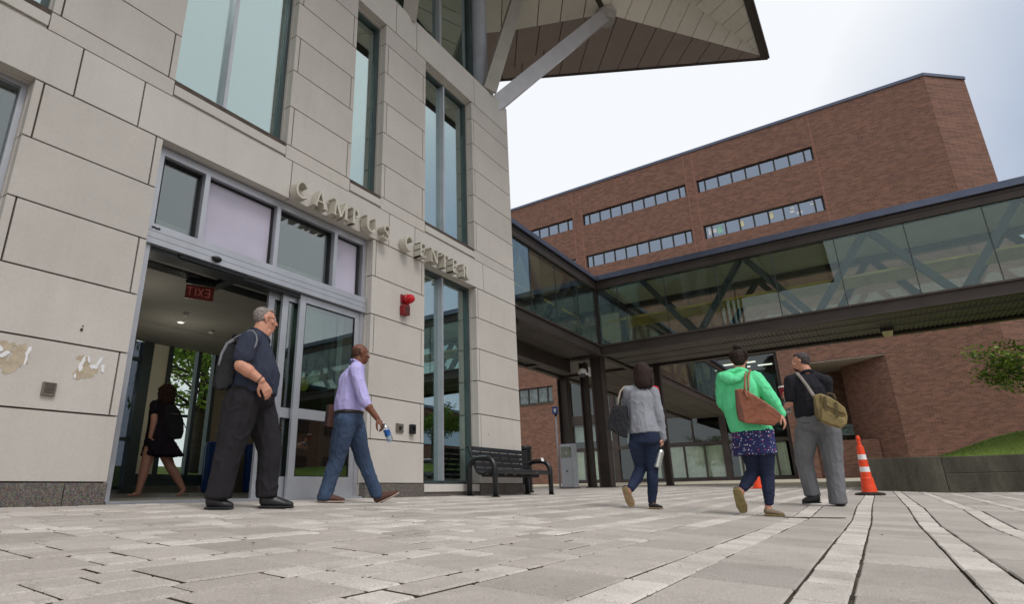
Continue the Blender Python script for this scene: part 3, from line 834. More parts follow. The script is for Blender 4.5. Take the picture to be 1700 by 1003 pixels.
# recessed downlights of the lobby, lit
for i, (x, y, lb) in enumerate(((4.6,8.9,'small lit downlight in the lobby ceiling nearest the rear window'),(3.2,7.6,'small lit downlight in the lobby ceiling above the woman in black'),(6.6,7.8,'small lit downlight in the lobby ceiling behind the sliding doors'))):
    o = empty('downlight', lb, 'light', 'downlights in the lobby ceiling'); o.location = (x, y, 2.69)
    q = MB(); q.lathe((x, y, 2.684), [(.05,0),(.075,.012),(.075,.015)], 20); part(q, 'trim_ring', M['white_paint'], o, auto=40)
    q = MB(); q.lathe((x, y, 2.680), [(.045,0),(.045,.003)], 20); part(q, 'lamp', lamp_mat('lit_downlight' + 'abc'[i], (1,.95,.82,1), 1.2), o)
    pl = bpy.data.lights.new('lobby_fill', 'POINT'); pl.energy = 5; pl.color = (1,.93,.80); pl.shadow_soft_size = .12
    po = bpy.data.objects.new('lobby_fill', pl); COL.objects.link(po); po.location = (x, y, 1.95)  # fill lamp added in mid-air to brighten the lobby
# ================================================================== glazed walkways on steel
ZB, ZG0, ZG1, ZF, ZR = 4.26, 4.62, 6.60, 6.90, 7.05
def walkway(label, axis, a0, a1, near, far, phase, ends=(True, True), bays=True, faces=('near','far')):
    """axis 'y': the bridge runs along y with its near face at x = near; axis 'x': along x, near face at y = near"""
    root = empty('glass_walkway', label, 'walkway', 'glazed steel footbridges')
    P = (lambda a, c, z: V3((c, a, z))) if axis == 'y' else (lambda a, c, z: V3((a, c, z)))
    root.location = P((a0+a1)/2, (near+far)/2, ZB)
    s = 1 if far > near else -1
    def bx(mb, A0, A1, c0, c1, z0, z1, m=0):
        p, q = P(A0, c0, z0), P(A1, c1, z1)
        mb.box(min(p.x,q.x), max(p.x,q.x), min(p.y,q.y), max(p.y,q.y), z0, z1, m)
    def mk(mb, name, mat, parent=root, **k): return part(mb, name, mat, parent, **k)
    r = MB(); bx(r, a0, a1, near-.10*s, far+.10*s, 6.93, ZR); bx(r, a0, a1, near-.13*s, near-.06*s, 6.90, 6.985); bx(r, a0, a1, near-.06*s, far+.06*s, ZR, ZR+.06)
    ro_ = mk(r, 'roof', M['roofcap'])
    f = MB(); bx(f, a0, a1, near-.03*s, near+.22*s, 6.62, 6.925); bx(f, a0, a1, near-.05*s, near-.031*s, 6.80, 6.84)
    bx(f, a0, a1, far-.22*s, far+.03*s, 6.62, 6.925); bx(f, a0, a1, near+.22*s, far-.22*s, 6.80, 6.925, 1)
    mk(f, 'roof_beam', [M['steel'], M['ceil_dk']])
    b = MB()
    for c, d in ((near, 1), (far, -1)):                        # channel beams either side of the deck
        e = s*d
        bx(b, a0, a1, c-.0*e, c+.05*e, ZB+.05, ZG0-.05); bx(b, a0, a1, c-.06*e, c+.16*e, ZG0-.05, ZG0); bx(b, a0, a1, c-.06*e, c+.16*e, ZB, ZB+.05)
    mk(b, 'floor_beam', M['steel'])
    d = MB(); bx(d, a0, a1, near+.17*s, far-.17*s, ZB+.10, ZG0-.06); mk(d, 'deck', M['corrug']); d = MB(); bx(d, a0, a1, near+.17*s, far-.17*s, ZG0-.058, ZG0-.02); mk(d, 'deck_flooring', M['white_paint'])
    c = MB(); n = int(abs(a1-a0)/.11)
    for i in range(n): bx(c, a0+.02+i*.11, a0+.075+i*.11, near+.18*s, far-.18*s, ZB+.078, ZB+.0995)
    for cc in (.36, .66): 
        bx(c, a0, a1, near+(far-near)*cc-.02, near+(far-near)*cc+.02, ZB+.05, ZB+.0775)
    mk(c, 'ribbed_soffit', M['corrug'])
    # panes and slim mullions
    for nm, c_, e in (('near', near, s), ('far', far, -s)):
        if nm not in faces: continue
        g_ = MB(); m_ = MB(); x = a0 + (phase % 1.575); xs_ = [a0]
        while x < a1 - .1:
            if x > a0 + .1: xs_.append(x)
            x += 1.575
        xs_.append(a1)
        for p, q in zip(xs_, xs_[1:]): bx(g_, p+.006, q-.006, c_+.03*e, c_+.042*e, ZG0+.001, 6.618)
        for p in xs_[1:-1]: m_ = MB(); bx(m_, p-.011, p+.011, c_+.018*e, c_+.029*e, ZG0+.001, 6.618); mk(m_, 'mullion', M['alu_dark'])
        mk(g_, 'glazing', M['glass_walk'] if nm == 'near' else M['glass_clear'])
    # warren truss inside the glass
    for c_, e in ((near, s), (far, -s)):
        k = math.floor((a0-phase)/3.15) - 1
        while phase + k*3.15 < a1 + 1.6:
            bot = phase + k*3.15; ap = bot + 1.575
            for p, q in ((bot+.10, ap-.08), (bot+3.05, ap+.08)):
                if min(p, q) < a0 + .02 or max(p, q) > a1 - .02: continue
                t = MB(); t.bar(P(p, c_+.20*e, ZG0), P(q, c_+.20*e, 6.62), .17, .17, P(0,1,0) if True else (0,0,1))
                mk(t, 'truss_brace', M['brace'])
            k += 1
    h = MB(); bx(h, a0+.1, a1-.1, far-.48*s, far-.42*s, 5.80, 6.14); bx(h, a0+.1, a1-.1, near+.40*s, near+.44*s, 5.50, 5.56)
    mk(h, 'handrail', M['wood_rail'])
    return root
M['ceil_dk'] = plain('walkway_ceiling', srgb(196,190,168), .9, 0, .05, 1.5)
walkway('long glazed footbridge on brown steel beams running right across in front of the brick building', 'y', -26, 7.06, 18.0, 21.0, 7.15)
walkway('short glazed footbridge joining the limestone building to the column corner', 'x', 9.62, 17.94, 7.11, 10.1, 17.9)
walkway('glazed footbridge running back from the column corner to the brick building', 'x', 21.05, 39.9, 7.05, 10.05, 21.1)
# corner bay where the three meet
jn = empty('junction_bay', 'corner bay of the footbridges above the paired steel columns', 'walkway'); jn.location = (19.5, 8.6, ZB)
q = MB(); q.box(17.90, 21.04, 7.07, 10.2, 6.93, ZR); q.box(17.95, 21.0, 7.1, 10.15, ZR, ZR+.06); part(q, 'roof', M['roofcap'], jn)
for bb_ in ((17.97,18.2,7.08,10.1,6.62,6.925),(20.8,21.03,7.08,10.1,6.62,6.925),(18.2,20.8,9.9,10.1,6.62,6.925),(17.97,18.22,7.08,10.1,ZB,ZG0),(20.8,21.03,7.08,10.1,ZB,ZG0),(18.23,20.79,7.08,7.25,ZB,ZG0),(18.23,20.79,9.9,10.1,ZB,ZG0)):
    q = MB(); q.box(*bb_); part(q, 'edge_beam', M['steel'], jn)
q = MB(); q.box(18.23, 20.79, 7.26, 9.89, ZB+.1, ZG0-.06); part(q, 'deck', M['corrug'], jn)
for bb_ in ((18.0,18.28,7.10,7.45,ZG0+.001,6.62),(20.8,21.0,7.1,7.3,ZG0+.001,6.62)): q = MB(); q.box(*bb_); part(q, 'corner_post', M['steel_dk'], jn)
q = MB(); q.box(18.3, 20.78, 10.02, 10.03, ZG0, 6.62); part(q, 'glazing', M['glass_clear'], jn)
def column(x, y, label, w=.34, top=ZB-.002, d=.40):
    z0 = gz(x, y) - .05
    c = MB(); t = .035                                        # an H section standing on a plate
    c.box(x-w/2, x+w/2, y-d/2, y-d/2+t, z0, top); c.box(x-w/2, x+w/2, y+d/2-t, y+d/2, z0, top); c.box(x-.02, x+.02, y-d/2+t, y+d/2-t, z0, top)
    c.box(x-w/2-.05, x+w/2+.05, y-d/2-.05, y+d/2+.05, z0, z0+.075)
    o = c.build('steel_column', M['steel']); return tag(o, label, 'column', 'steel columns under the footbridges')
column(18.22, 7.36, 'front brown steel column carrying the corner of the footbridges, nearest the grey pay station')
column(18.62, 8.05, 'second brown steel column just behind the corner column with the camera on it', .22, d=.24)
column(20.9, 9.95, 'rear brown steel column under the far corner of the footbridges')
column(20.8, 6.15, 'thin brown steel column seen behind the woman with the metal bottle', .2, d=.22)
q = MB(); q.box(9.62, 18.1, 8.3, 8.55, 3.85, ZB-.003); q.box(12.5, 12.7, 7.2, 10.0, 4.05, ZB-.003); tag(part(q, 'carrier_beam', M['steel'], jn), None)
# soffit of the short bridge: stained boards
# soffit lights
def soffit_light(x, y, label):
    o = empty('soffit_light', label, 'light', 'lights under the footbridge'); o.location = (x, y, ZB+.03)
    a = MB(); a.box(x-.10, x+.10, y-.16, y+.16, ZB-.06, ZB+.029); part(a, 'housing', M['steel_dk'], o)
    b = MB(); b.add([(x-.09,y-.13,ZB-.061),(x+.09,y-.13,ZB-.061),(x+.09,y+.13,ZB-.061),(x-.09,y+.13,ZB-.061),(x-.07,y-.10,ZB-.20),(x+.07,y-.10,ZB-.20),(x+.07,y+.10,ZB-.20),(x-.07,y+.10,ZB-.20)],
        [(3,2,1,0),(4,5,6,7),(0,1,5,4),(1,2,6,5),(2,3,7,6),(3,0,4,7)]); part(b, 'diffuser', M.setdefault('diff', plain('cream_diffuser', srgb(214,204,150), .4)), o)
soffit_light(20.0, -.72, 'small cream box light under the long footbridge, above the traffic cone')
# the man crossing the bridge is built with the people

# ================================================================== brick building
XB = 40.0
bb = empty('brick_building', 'tall red-brown brick building with long window strips behind the footbridge', 'building'); bb.location = (46, 10, .4)
def bpart(mb, name, mat, parent=bb, **k): return part(mb, name, mat, parent, **k)
ZT = 23.72
wins = [(.13,7.42,20.33,21.32),(8.20,16.32,20.33,21.32),(17.2,25.3,20.33,21.32),(26.1,34.2,20.33,21.32),
        (.13,7.42,16.66,17.70),(8.20,16.32,16.66,17.70),(17.2,25.3,16.66,17.70),(26.1,34.2,16.66,17.70)]
low = (20.0,24.4,6.50,7.75)
shop = (4.35, 19.2, .3, 8.6)
rec = (-1.08, 3.2, .2, 7.13)
HOL = wins + [low, shop, rec]
wl = MB()
ysn = sorted({-6.2, 40.0, *[v for h in HOL for v in h[:2]]}); zsn = sorted({0.0, ZT, *[v for h in HOL for v in h[2:]]})
for ya, yb in zip(ysn, ysn[1:]):
    for za, zb in zip(zsn, zsn[1:]):
        cy, cz = (ya+yb)/2, (za+zb)/2
        if any(h[0] < cy < h[1] and h[2] < cz < h[3] for h in HOL): continue
        wl.quad((XB,yb,za),(XB,ya,za),(XB,ya,zb),(XB,yb,zb))
for i, h in enumerate(HOL):                                   # returns of the openings
    d = .32 if i < 9 else (1.0 if i == 9 else 4.2)
    a, b, z0, z1 = h
    wl.quad((XB,a,z0),(XB+d,a,z0),(XB+d,a,z1),(XB,a,z1)); wl.quad((XB,b,z1),(XB+d,b,z1),(XB+d,b,z0),(XB,b,z0))
    if i != 10: wl.quad((XB,a,z1),(XB+d,a,z1),(XB+d,b,z1),(XB,b,z1))
    wl.quad((XB,b,z0),(XB+d,b,z0),(XB+d,a,z0),(XB,a,z0))
wl.quad((XB,-6.2,0),(XB+2.0,-8.27,0),(XB+2.0,-8.27,ZT),(XB,-6.2,ZT))
wl.quad((XB+2,-8.27,0),(XB+16,-8.27,0),(XB+16,-8.27,ZT),(XB+2,-8.27,ZT))
wl.quad((XB,40,ZT),(XB+16,40,ZT),(XB+16,40,0),(XB,40,0)); wl.quad((XB+16,40,0),(XB+16,40,ZT),(XB+16,-8.27,ZT),(XB+16,-8.27,0))
wl.add([(XB,40,ZT),(XB,-6.2,ZT),(XB+2,-8.27,ZT),(XB+16,-8.27,ZT),(XB+16,40,ZT)], [(0,1,2,3,4)])
# inside of the entrance recess: rear wall, one side wall runs back at an angle, low wall
wl.quad((XB+4.2,-1.08,.2),(XB+4.2,3.2,.2),(XB+4.2,3.2,7.13),(XB+4.2,-1.08,7.13))
bpart(wl, 'wall', M['brick'])
ra = MB(); ra.box(XB+.0, XB+4.2, -1.07, 3.19, 7.10, 7.16)
bpart(ra, 'recess_ceiling', plain('pale_render_soffit', srgb(168,160,148), .9))
rw = MB(); rw.quad((XB,-1.075,.2),(XB+2.6,1.25,.2),(XB+2.6,1.25,7.1),(XB,-1.075,7.1)); bpart(rw, 'splayed_wall', M['brick']); rw = MB(); rw.box(XB+1.2, XB+1.5, .1, 3.18, .2, 2.55); bpart(rw, 'recess_low_wall', M['brick'])
rd = MB(); rd.box(XB+4.1, XB+4.19, 1.0, 3.1, 2.5, 3.7); bpart(rd, 'recess_window', M['glass_dark'])
cp = MB(); cp.box(XB-.06, XB+.35, -6.22, 40, ZT+.001, ZT+.20)
cp.prism([(XB-.06,-6.22,ZT+.001),(XB+1.95,-8.33,ZT+.001),(XB+2.3,-8.1,ZT+.001),(XB+.36,-6.0,ZT+.001)], (0,0,.2))
bpart(cp, 'coping', M['roofcap'])
for y in (0.02, 7.52, 8.10, 16.42, 17.10, 25.4): jt = MB(); jt.box(XB-.004, XB-.001, y-.02, y+.02, 8.9, ZT); bpart(jt, 'control_joint', M['brick_joint'])
jt = MB(); jt.box(XB-.004, XB-.001, 19.32, 19.38, .3, 6.4); bpart(jt, 'control_joint', M['brick_joint'])
sl_ = MB(); sl_.box(XB-.05, XB+.3, 19.95, 24.45, 6.38, 6.498); bpart(sl_, 'window_sill', M['concrete'])
blank = MB()
def strip_window(a, b, z0, z1, npan, halves=True, gl=M['glass_blue']):
    f = MB(); t = .07; x = XB + .20
    f.box(x-.05, x+.05, a, a+t, z0, z1); f.box(x-.05, x+.05, b-t, b, z0, z1); f.box(x-.05, x+.05, a+t, b-t, z0, z0+t); f.box(x-.05, x+.05, a+t, b-t, z1-t, z1)
    u = (b-a-2*t)/(npan + (1 if halves else 0)); pos = []
    y = a+t
    if halves: y += u/2; pos.append(y)
    for k in range(npan-(0 if halves else 1)): y += u; pos.append(y)
    for p in pos: f.box(x-.05, x+.05, p-.05, p+.05, z0+t, z1-t)
    o = bpart(f, 'window', M['steel_dk'])
    g_ = MB(); ed = [a+t] + pos + [b-t]
    for p, q in zip(ed, ed[1:]): g_.box(x+.0, x+.012, p+.051, q-.051, z0+t, z1-t)
    bpart(g_, 'pane', gl, o)
    k_ = MB(); k_.box(x+.35, x+.4, a+t, b-t, z0, z1); bpart(k_, 'blind', M['blind_dk'], o)
    return o
M['blind_dk'] = plain('office_interior', srgb(150,152,156), .9, 0, .3, 2.4)
for h in wins: last = strip_window(*h, 7 if h[0] < 1 else 8)
PAP = [M['paper'], plain('green_print_paper', srgb(150,200,178), .8), plain('cream_paper', srgb(226,220,178), .8)]   # papers stuck inside one row of panes
for y, z, w_, h_, mt in ((7.05,16.95,.22,.5,0),(6.75,17.05,.24,.3,0),(6.4,16.92,.34,.55,1),(6.0,17.25,.12,.25,0),(5.0,17.02,.26,.42,2),(3.15,17.05,.2,.45,2),(1.95,17.1,.24,.16,0),(1.9,17.35,.2,.14,0),(1.55,16.92,.34,.14,0),(.75,17.3,.3,.12,0)):
    nt_ = MB(); nt_.box(XB+.186-.001*mt, XB+.194, y-w_/2, y+w_/2, z, z+h_); bpart(nt_, 'taped_paper', PAP[mt])
strip_window(*low, 4, True, M['glass_dark'])
# shopfront on the ground floors
sx = XB + .85
sf = MB(); posts = [4.42, 8.25, 12.2, 15.6, 19.12]
for p in posts: sf.box(sx-.12, sx+.2, p-.20 if p > 5 else p-.06, p+.20 if p < 19 else p+.06, .3, 8.6)
for z0, z1 in ((.3,.62),(2.68,2.92),(4.62,5.3),(8.2,8.6)): sf.box(sx-.08, sx+.2, 4.42, 19.12, z0, z1)
for y in (5.4,6.6,7.4,9.6,10.9,13.3,14.4,16.8,18.0):
    sf.box(sx-.05, sx+.08, y-.05, y+.05, .62, 2.68)
for y in (6.3,10.2,14.0,17.4): sf.box(sx-.05, sx+.08, y-.05, y+.05, 2.92, 8.2)
so_ = bpart(sf, 'shopfront', M['steel'])
g_ = MB(); g_.box(sx+.02, sx+.035, 4.5, 19.1, .62, 8.2); bpart(g_, 'pane', M['glass_dark'], so_)
cu = MB(); rr = random.Random(8)
for a, b in ((8.5,12.0),(6.9,7.6),(4.8,5.9),(12.6,13.2),(13.5,14.3),(16.0,16.7),(17.1,17.9),(18.2,18.9)):
    y = a
    while y < b:
        w_ = rr.uniform(.10,.17); cu.box(sx+.08, sx+.08+rr.uniform(.02,.06), y, y+w_-.012, .66, 2.64); y += w_
bpart(cu, 'curtain', M['curtain'], so_)
ins = MB(); ins.box(sx+5, sx+5.1, 4.4, 19.2, .3, 8.6); ins.box(sx+.3, sx+5, 4.4, 19.2, 4.75, 5.1); ins.box(sx+.3, sx+5, 4.4, 19.2, 8.25, 8.5); ins.box(sx+.3, sx+5, 4.4, 19.2, .3, .5)
ins.box(sx+.2, sx+5, 4.36, 4.4, .3, 8.6); ins.box(sx+.2, sx+5, 19.2, 19.24, .3, 8.6); ins.box(sx+.3, sx+5, 4.4, 19.2, 2.75, 2.9)
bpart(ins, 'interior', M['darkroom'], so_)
bl = MB(); bl.box(sx+.4, sx+.45, 15.9, 18.9, 3.4, 4.5); bl.box(sx+1.2, sx+1.25, 12.6, 15.2, 3.2, 4.3); bpart(bl, 'roller_blind', M['blind'], so_)
lt = MB()
for x, y in ((2.0,6.0),(2.0,7.2),(3.6,6.6),(3.4,11.0),(2.2,13.2),(3.0,9.4),(3.6,5.2)): lt.box(sx+x, sx+x+.18, y, y+.9, 8.16, 8.22)
bpart(lt, 'ceiling_lamp', M['lamp'], so_)

# ================================================================== planter wall, grass bank, shrub
def planter():
    o = empty('planter_wall', 'weathered dark concrete planter wall holding up the grass bank', 'wall'); o.location = (17.2, -4, -.1)
    a = MB(); a.box(17.0, 17.35, -1.0, .46, -.45, .60); part(a, 'concrete_end', M['concrete'], o, bevel=.015)
    b = MB(); b.box(17.03, 17.4, -14, -1.006, -.45, .22); b.box(17.07, 17.4, -14, -1.006, .2205, .585); part(b, 'concrete_run', M['concrete'], o, bevel=.015)
    c = MB(); c.box(17.36, 26, .1, .44, -.3, .56); part(c, 'concrete_return', M['concrete'], o)
planter()
mb = MB(); n1, n2 = 24, 40
def bank(x, y):
    t = max(0, min(1, (-.2-y)/3.2)); s = max(0, min(1, (x-17.3)/1.6))
    t = t*t*(3-2*t)
    return .52 + t*s*(.62 + .25*max(0, min(1, (x-18)/4))) + .02*noise.noise(V3((x*1.7, y*1.7, 0)))
vs = []
for j in range(n2+1):
    for i in range(n1+1):
        x = 17.3 + (33-17.3)*(i/n1)**1.6; y = .3 - 14.3*(j/n2)**1.2
        vs.append((x, y, bank(x, y)))
mb.add(vs, [(j*(n1+1)+i, (j+1)*(n1+1)+i, (j+1)*(n1+1)+i+1, j*(n1+1)+i+1) for j in range(n2) for i in range(n1)])
tag(mb.build('grass_bank', M['grass'], smooth=True), kind='structure')
# blades along the crest
gb = MB(); rn = random.Random(4)
for i in range(3800):
    y = -.6 - rn.random()**1.4*5; x = 17.4 + rn.random()**1.5*3.5; z = bank(x, y); a = rn.random()*6.28; h = rn.uniform(.03,.075)
    d = V3((math.cos(a), math.sin(a), 0))*.006; p = V3((x, y, z-.005)); l = V3((rn.uniform(-.02,.02), rn.uniform(-.02,.02), h))
    gb.add([p-d, p+d, p+l], [(0,1,2)])
tag(gb.build('grass_blades', M['leaf2']), kind='stuff')

def leaves(mb, c, rad, n, size, rn, flat=.6):
    c = V3(c)
    for i in range(n):
        while True:
            p = V3((rn.uniform(-1,1), rn.uniform(-1,1), rn.uniform(-1,1)))
            if p.length <= 1: break
        p = p * (.55 + .45*p.length)
        q = c + V3((p.x*rad[0], p.y*rad[1], p.z*rad[2]))
        u = V3((rn.gauss(0,1), rn.gauss(0,1), rn.gauss(0,flat))).normalized(); v = u.cross(V3((rn.gauss(0,1), rn.gauss(0,1), rn.gauss(0,1)))).normalized()
        s = size*rn.uniform(.6,1.25)
        mb.add([q - u*s, q + v*s*.45, q + u*s, q - v*s*.45], [(0,1,2,3)])
def tree(name, label, cat, base, height, spread, nb, nl, size, mat, seed, trunk=.12, crown0=.35, clump=(.45,.3), lean=(0,0)):
    rn = random.Random(seed); o = empty(name, label, cat); o.location = base; b = V3(base)
    t = MB(); top = b + V3((lean[0], lean[1], height*.8))
    pts = [b + V3((0,0,-.2))] + [b.lerp(top, k/5) + V3((rn.uniform(-.05,.05)*height*.2, rn.uniform(-.05,.05)*height*.2, 0)) for k in range(1,6)]
    t.tube(pts, [trunk*(1.15-.16*k) for k in range(6)], 9)
    cl = MB()
    for i in range(nb):
        f = crown0 + (1-crown0)*rn.random()*.8; s = b.lerp(top, f)
        a = rn.random()*6.283; L = spread*(1-.55*abs(f-.55))*rn.uniform(.5,1.05)
        e = s + V3((math.cos(a)*L, math.sin(a)*L, height*rn.uniform(.02,.24)))
        md = s.lerp(e, .5) + V3((0,0,-.04*height*rn.random()))
        t.tube([s, md, e], [trunk*.35, trunk*.22, trunk*.07], 6)
        for k in range(3):
            q = s.lerp(e, rn.uniform(.55,1.08)) + V3((rn.uniform(-.25,.25), rn.uniform(-.25,.25), rn.uniform(-.1,.2)))*spread*.35
            cs = spread*rn.uniform(*clump); leaves(cl, q, (cs, cs, cs*.55), nl, size, rn)
            t.tube([s.lerp(e,.5), q], [trunk*.12, trunk*.04], 5)
    part(t, 'trunk', M['bark'], o, smooth=True); part(cl, 'crown', mat, o)
    return o
tree('young_tree', 'bushy green young tree standing on the grass bank at the right edge', 'tree', (19.0,-3.75,.8), 3.15, 1.85, 26, 80, .055, M['leaf2'], 33, .055, .46, (.17,.27))
# trees and lawn behind the lobby
mb = MB(); vs = []
for j in range(13):
    for i in range(31):
        x = -6 + i*.7; y = 11.2 + j*1.7; t = min(1, j/5)
        vs.append((x, y, -.02 + .95*t*t*(3-2*t) + .05*noise.noise(V3((x*.4, y*.4, 2)))))
mb.add(vs, [(j*31+i, j*31+i+1, (j+1)*31+i+1, (j+1)*31+i) for j in range(12) for i in range(30)])
tag(mb.build('lawn', M['grass'], smooth=True), kind='structure')
mb = MB(); mb.box(-6, 14, 10.62, 13.2, -.1, .16); tag(mb.build('path', M['strip']), kind='structure')
tree('leafy_tree', 'green leafy tree on the lawn, framed by the lobby rear window', 'tree', (9.55,16.6,.8), 5.6, 2.5, 34, 34, .115, M['leaf'], 5, .17, .32, (.22,.36))
#tree('leafy_tree', 'smaller green tree behind the lobby, mostly hidden by the window post', 'tree', (9.2,21.5,.9), 7.0, 2.6, 20, 50, .15, M['leaf'], 9, .2, .3, (.25,.4))
# stand-in hall added out of the frame, for the doors and tall windows to mirror
hall = empty('standin_hall', 'unseen low brick hall added for the entrance glass to mirror', 'building'); hall.location = (34, -28, 0)
q = MB(); q.box(4, 70, -34, -26, -.6, 8.2); part(q, 'wall', M['brick'], hall)
q = MB(); q.box(3.8, 70.2, -34.2, -25.8, 8.201, 8.5); part(q, 'coping', M['roofcap'], hall)
q = MB()
for k in range(12): q = MB(); q.box(6+k*5.3, 9.6+k*5.3, -25.99, -25.9, 4.6, 6.2); part(q, 'window', M['glass_blue'], hall)
q = MB()
for k in range(12): q = MB(); q.box(6+k*5.3, 9.6+k*5.3, -25.99, -25.9, .8, 2.8); part(q, 'window', M['glass_blue'], hall)
# ================================================================== things on and by the walls
def at(root): return Matrix.Translation(-world_loc(root))
# bench of bent black strips on tubular arms
def bench():
    x0, x1, yf, yr = 7.69, 9.52, 4.90, 5.38
    g0 = gz(8.6, 5.1)
    o = empty('park_bench', 'black painted metal bench of long slats with looped tube arms, against the limestone wall', 'bench'); o.location = (8.6, 5.14, g0)
    r = .042
    for x in (x0, x1):
        t = MB(); zf, zr, top = gz(x, yf) - .02, gz(x, yr) - .02, g0 + .575
        pts = [(x, yr, zr), (x, yr, top-.17)] + [(x, yr-.17+.17*math.cos(R(a)), top-.17+.17*math.sin(R(a))) for a in (20,45,70,90)]
        pts += [(x, yf+.17-.17*math.sin(R(a)), top-.17+.17*math.cos(R(a))) for a in (0,20,45,70,90)] + [(x, yf, zf)]
        t.tube(pts, r, 14); part(t, 'arm_leg', M['black_paint'], o, smooth=True)
        for y, z in ((yf, zf), (yr, zr)):
            f = MB(); f.lathe((x, y, z+.018), [(.07,0),(.07,.012)], 16); part(f, 'foot_plate', M['black_paint'], o)
    # profile of seat and back, from the front roll up over the back
    prof = [(4.895,.335),(4.885,.375),(4.915,.402),(4.985,.395),(5.06,.37),(5.14,.345),(5.20,.345),(5.25,.38),(5.285,.45),(5.315,.53),(5.345,.61),(5.37,.69),(5.385,.745),(5.41,.775),(5.445,.772)]
    xa, xb = x0+.045, x1-.045
    def strap(i0, i1, name):
        m_ = MB(); th = .007
        for (ya, za), (yb, zb) in zip(prof[i0:i1], prof[i0+1:i1+1]):
            d = V3((0, yb-ya, zb-za)).normalized(); n = V3((0, -d.z, d.y))*th
            a, b = V3((0, ya, g0+za)), V3((0, yb, g0+zb))
            m_.add([(xa,*(a+n).yz),(xb,*(a+n).yz),(xb,*(b+n).yz),(xa,*(b+n).yz),(xa,*(a-n).yz),(xb,*(a-n).yz),(xb,*(b-n).yz),(xa,*(b-n).yz)],
                   [(0,1,2,3),(7,6,5,4),(0,4,5,1),(1,5,6,2),(2,6,7,3),(3,7,4,0)])
        return part(m_, name, M['black_paint'], o)
    strap(0, 3, 'seat')
    # flat slats of seat and back, spaced so the wall shows between them
    def slat(ya, za, yb, zb, name):
        m_ = MB(); d = V3((0, yb-ya, zb-za)).normalized(); n = V3((0,-d.z,d.y)); c = V3(((xa+xb)/2, (ya+yb)/2, g0+(za+zb)/2))
        m_.obox(c, (1,0,0), d, n, (xb-xa)/2, math.hypot(yb-ya, zb-za)/2, .006); return part(m_, name, M['black_paint'], o, bevel=.003)
    slat(4.99,.394,5.055,.372,'seat_slat'); slat(5.068,.368,5.135,.348,'seat_slat'); slat(5.15,.345,5.215,.355,'seat_slat')
    bs = [(5.245,.372,5.275,.435),(5.283,.452,5.308,.520),(5.315,.538,5.340,.605),(5.347,.623,5.368,.688)]
    for q in bs: slat(*q, 'back_slat')
    slat(5.373,.705,5.40,.765,'back_slat'); slat(5.402,.769,5.45,.772,'back_slat')
    for k in range(7):                                         # ribs behind the slats
        x = xa + (xb-xa)*(k/6 if k not in (0,6) else (k/6)); q = MB(); pts = [(x, y+.012, g0+z-.01) for y, z in prof[3:]]
        q.tube(pts, .011 if 0 < k < 6 else .018, 6); part(q, 'back_rib', M['black_paint'], o, smooth=True)
    q = MB(); q.box(xa-.03, xb+.03, 5.12, 5.16, g0+.29, g0+.33); part(q, 'seat_rail', M['black_paint'], o)
    tg = MB(); tg.obox((9.42, 4.99, g0+.60), (1,0,0), (0,.3,1), (0,1,-.3), .045, .028, .003); part(tg, 'sticker', M['paper'], o)
    q = MB(); q.obox((9.0, 4.884, g0+.365), (1,0,0), (0,0,1), (0,1,0), .035, .011, .002); part(q, 'name_plate', M['alu'], o)
bench()
# ribbed black litter bin past the bench
def litter_bin():
    c = (10.62, 6.05, gz(10.62, 6.05)); o = empty('litter_bin', 'ribbed black litter bin just past the far end of the bench', 'bin'); o.location = c
    b = MB(); b.lathe(c, [(.17,.0),(.17,.04),(.14,.05),(.14,.84),(.165,.85),(.17,.89),(.15,.92),(.10,.93)], 24); part(b, 'barrel', M['black_rub'], o, auto=40)
    s = MB()
    for k in range(21):
        z = c[2] + .07 + k*.037; n = 26
        for i in range(n):
            a, e = 2*math.pi*i/n, 2*math.pi*(i+1)/n
            p = lambda t, r_, zz: (c[0]+r_*math.cos(t), c[1]+r_*math.sin(t), zz)
            s.add([p(a,.165,z),p(e,.165,z),p(e,.165,z+.02),p(a,.165,z+.02),p(a,.143,z),p(e,.143,z),p(e,.143,z+.02),p(a,.143,z+.02)], [(0,1,2,3),(0,4,5,1),(3,2,6,7)])
    part(s, 'slat_cage', M['black_paint'], o)
litter_bin()
# pay station: leaning-faced grey box
def pay_station():
    x, y = 17.05, 8.1; z = gz(x, y); o = empty('pay_station', 'grey metal pay station with a slanted top panel beside the corner column', 'machine'); o.location = (x, y, z)
    a = MB(); w_ = .205
    pf = [(-.17,0),(.17,0),(.17,1.33),(.02,1.36),(-.17,1.30)]
    a.prism([(x+p, y-w_, z+q) for p, q in pf], (0, 2*w_, 0)); part(a, 'cabinet', M['grey_box'], o, bevel=.012)
    b = MB(); b.box(x-.177, x-.1705, y-w_+.03, y+w_-.03, z+.93, z+1.26); part(b, 'screen_panel', plain('dull_green_grey_panel', srgb(112,116,102), .35, 0, .2, 7), o)
    c = MB(); c.box(x-.179, x-.1705, y-w_+.02, y+w_-.02, z+.06, z+.90); part(c, 'front_door', M['grey_box'], o, bevel=.006)
    d = MB(); d.box(x-.20, x+.20, y-w_-.02, y+w_+.02, z-.05, z+.035); part(d, 'plinth', M['joint'], o)
    e = MB(); e.lathe((x-.176, y, z+1.05), [(.055,0),(.04,.012),(0.0,.013)], 4, (-1,0,0)); part(e, 'card_symbol', M['grey_box'], o)
    f = MB(); f.box(x-.183, x-.1795, y-.03, y+.03, z+.5, z+.54); part(f, 'lock', M['black_rub'], o)
pay_station()
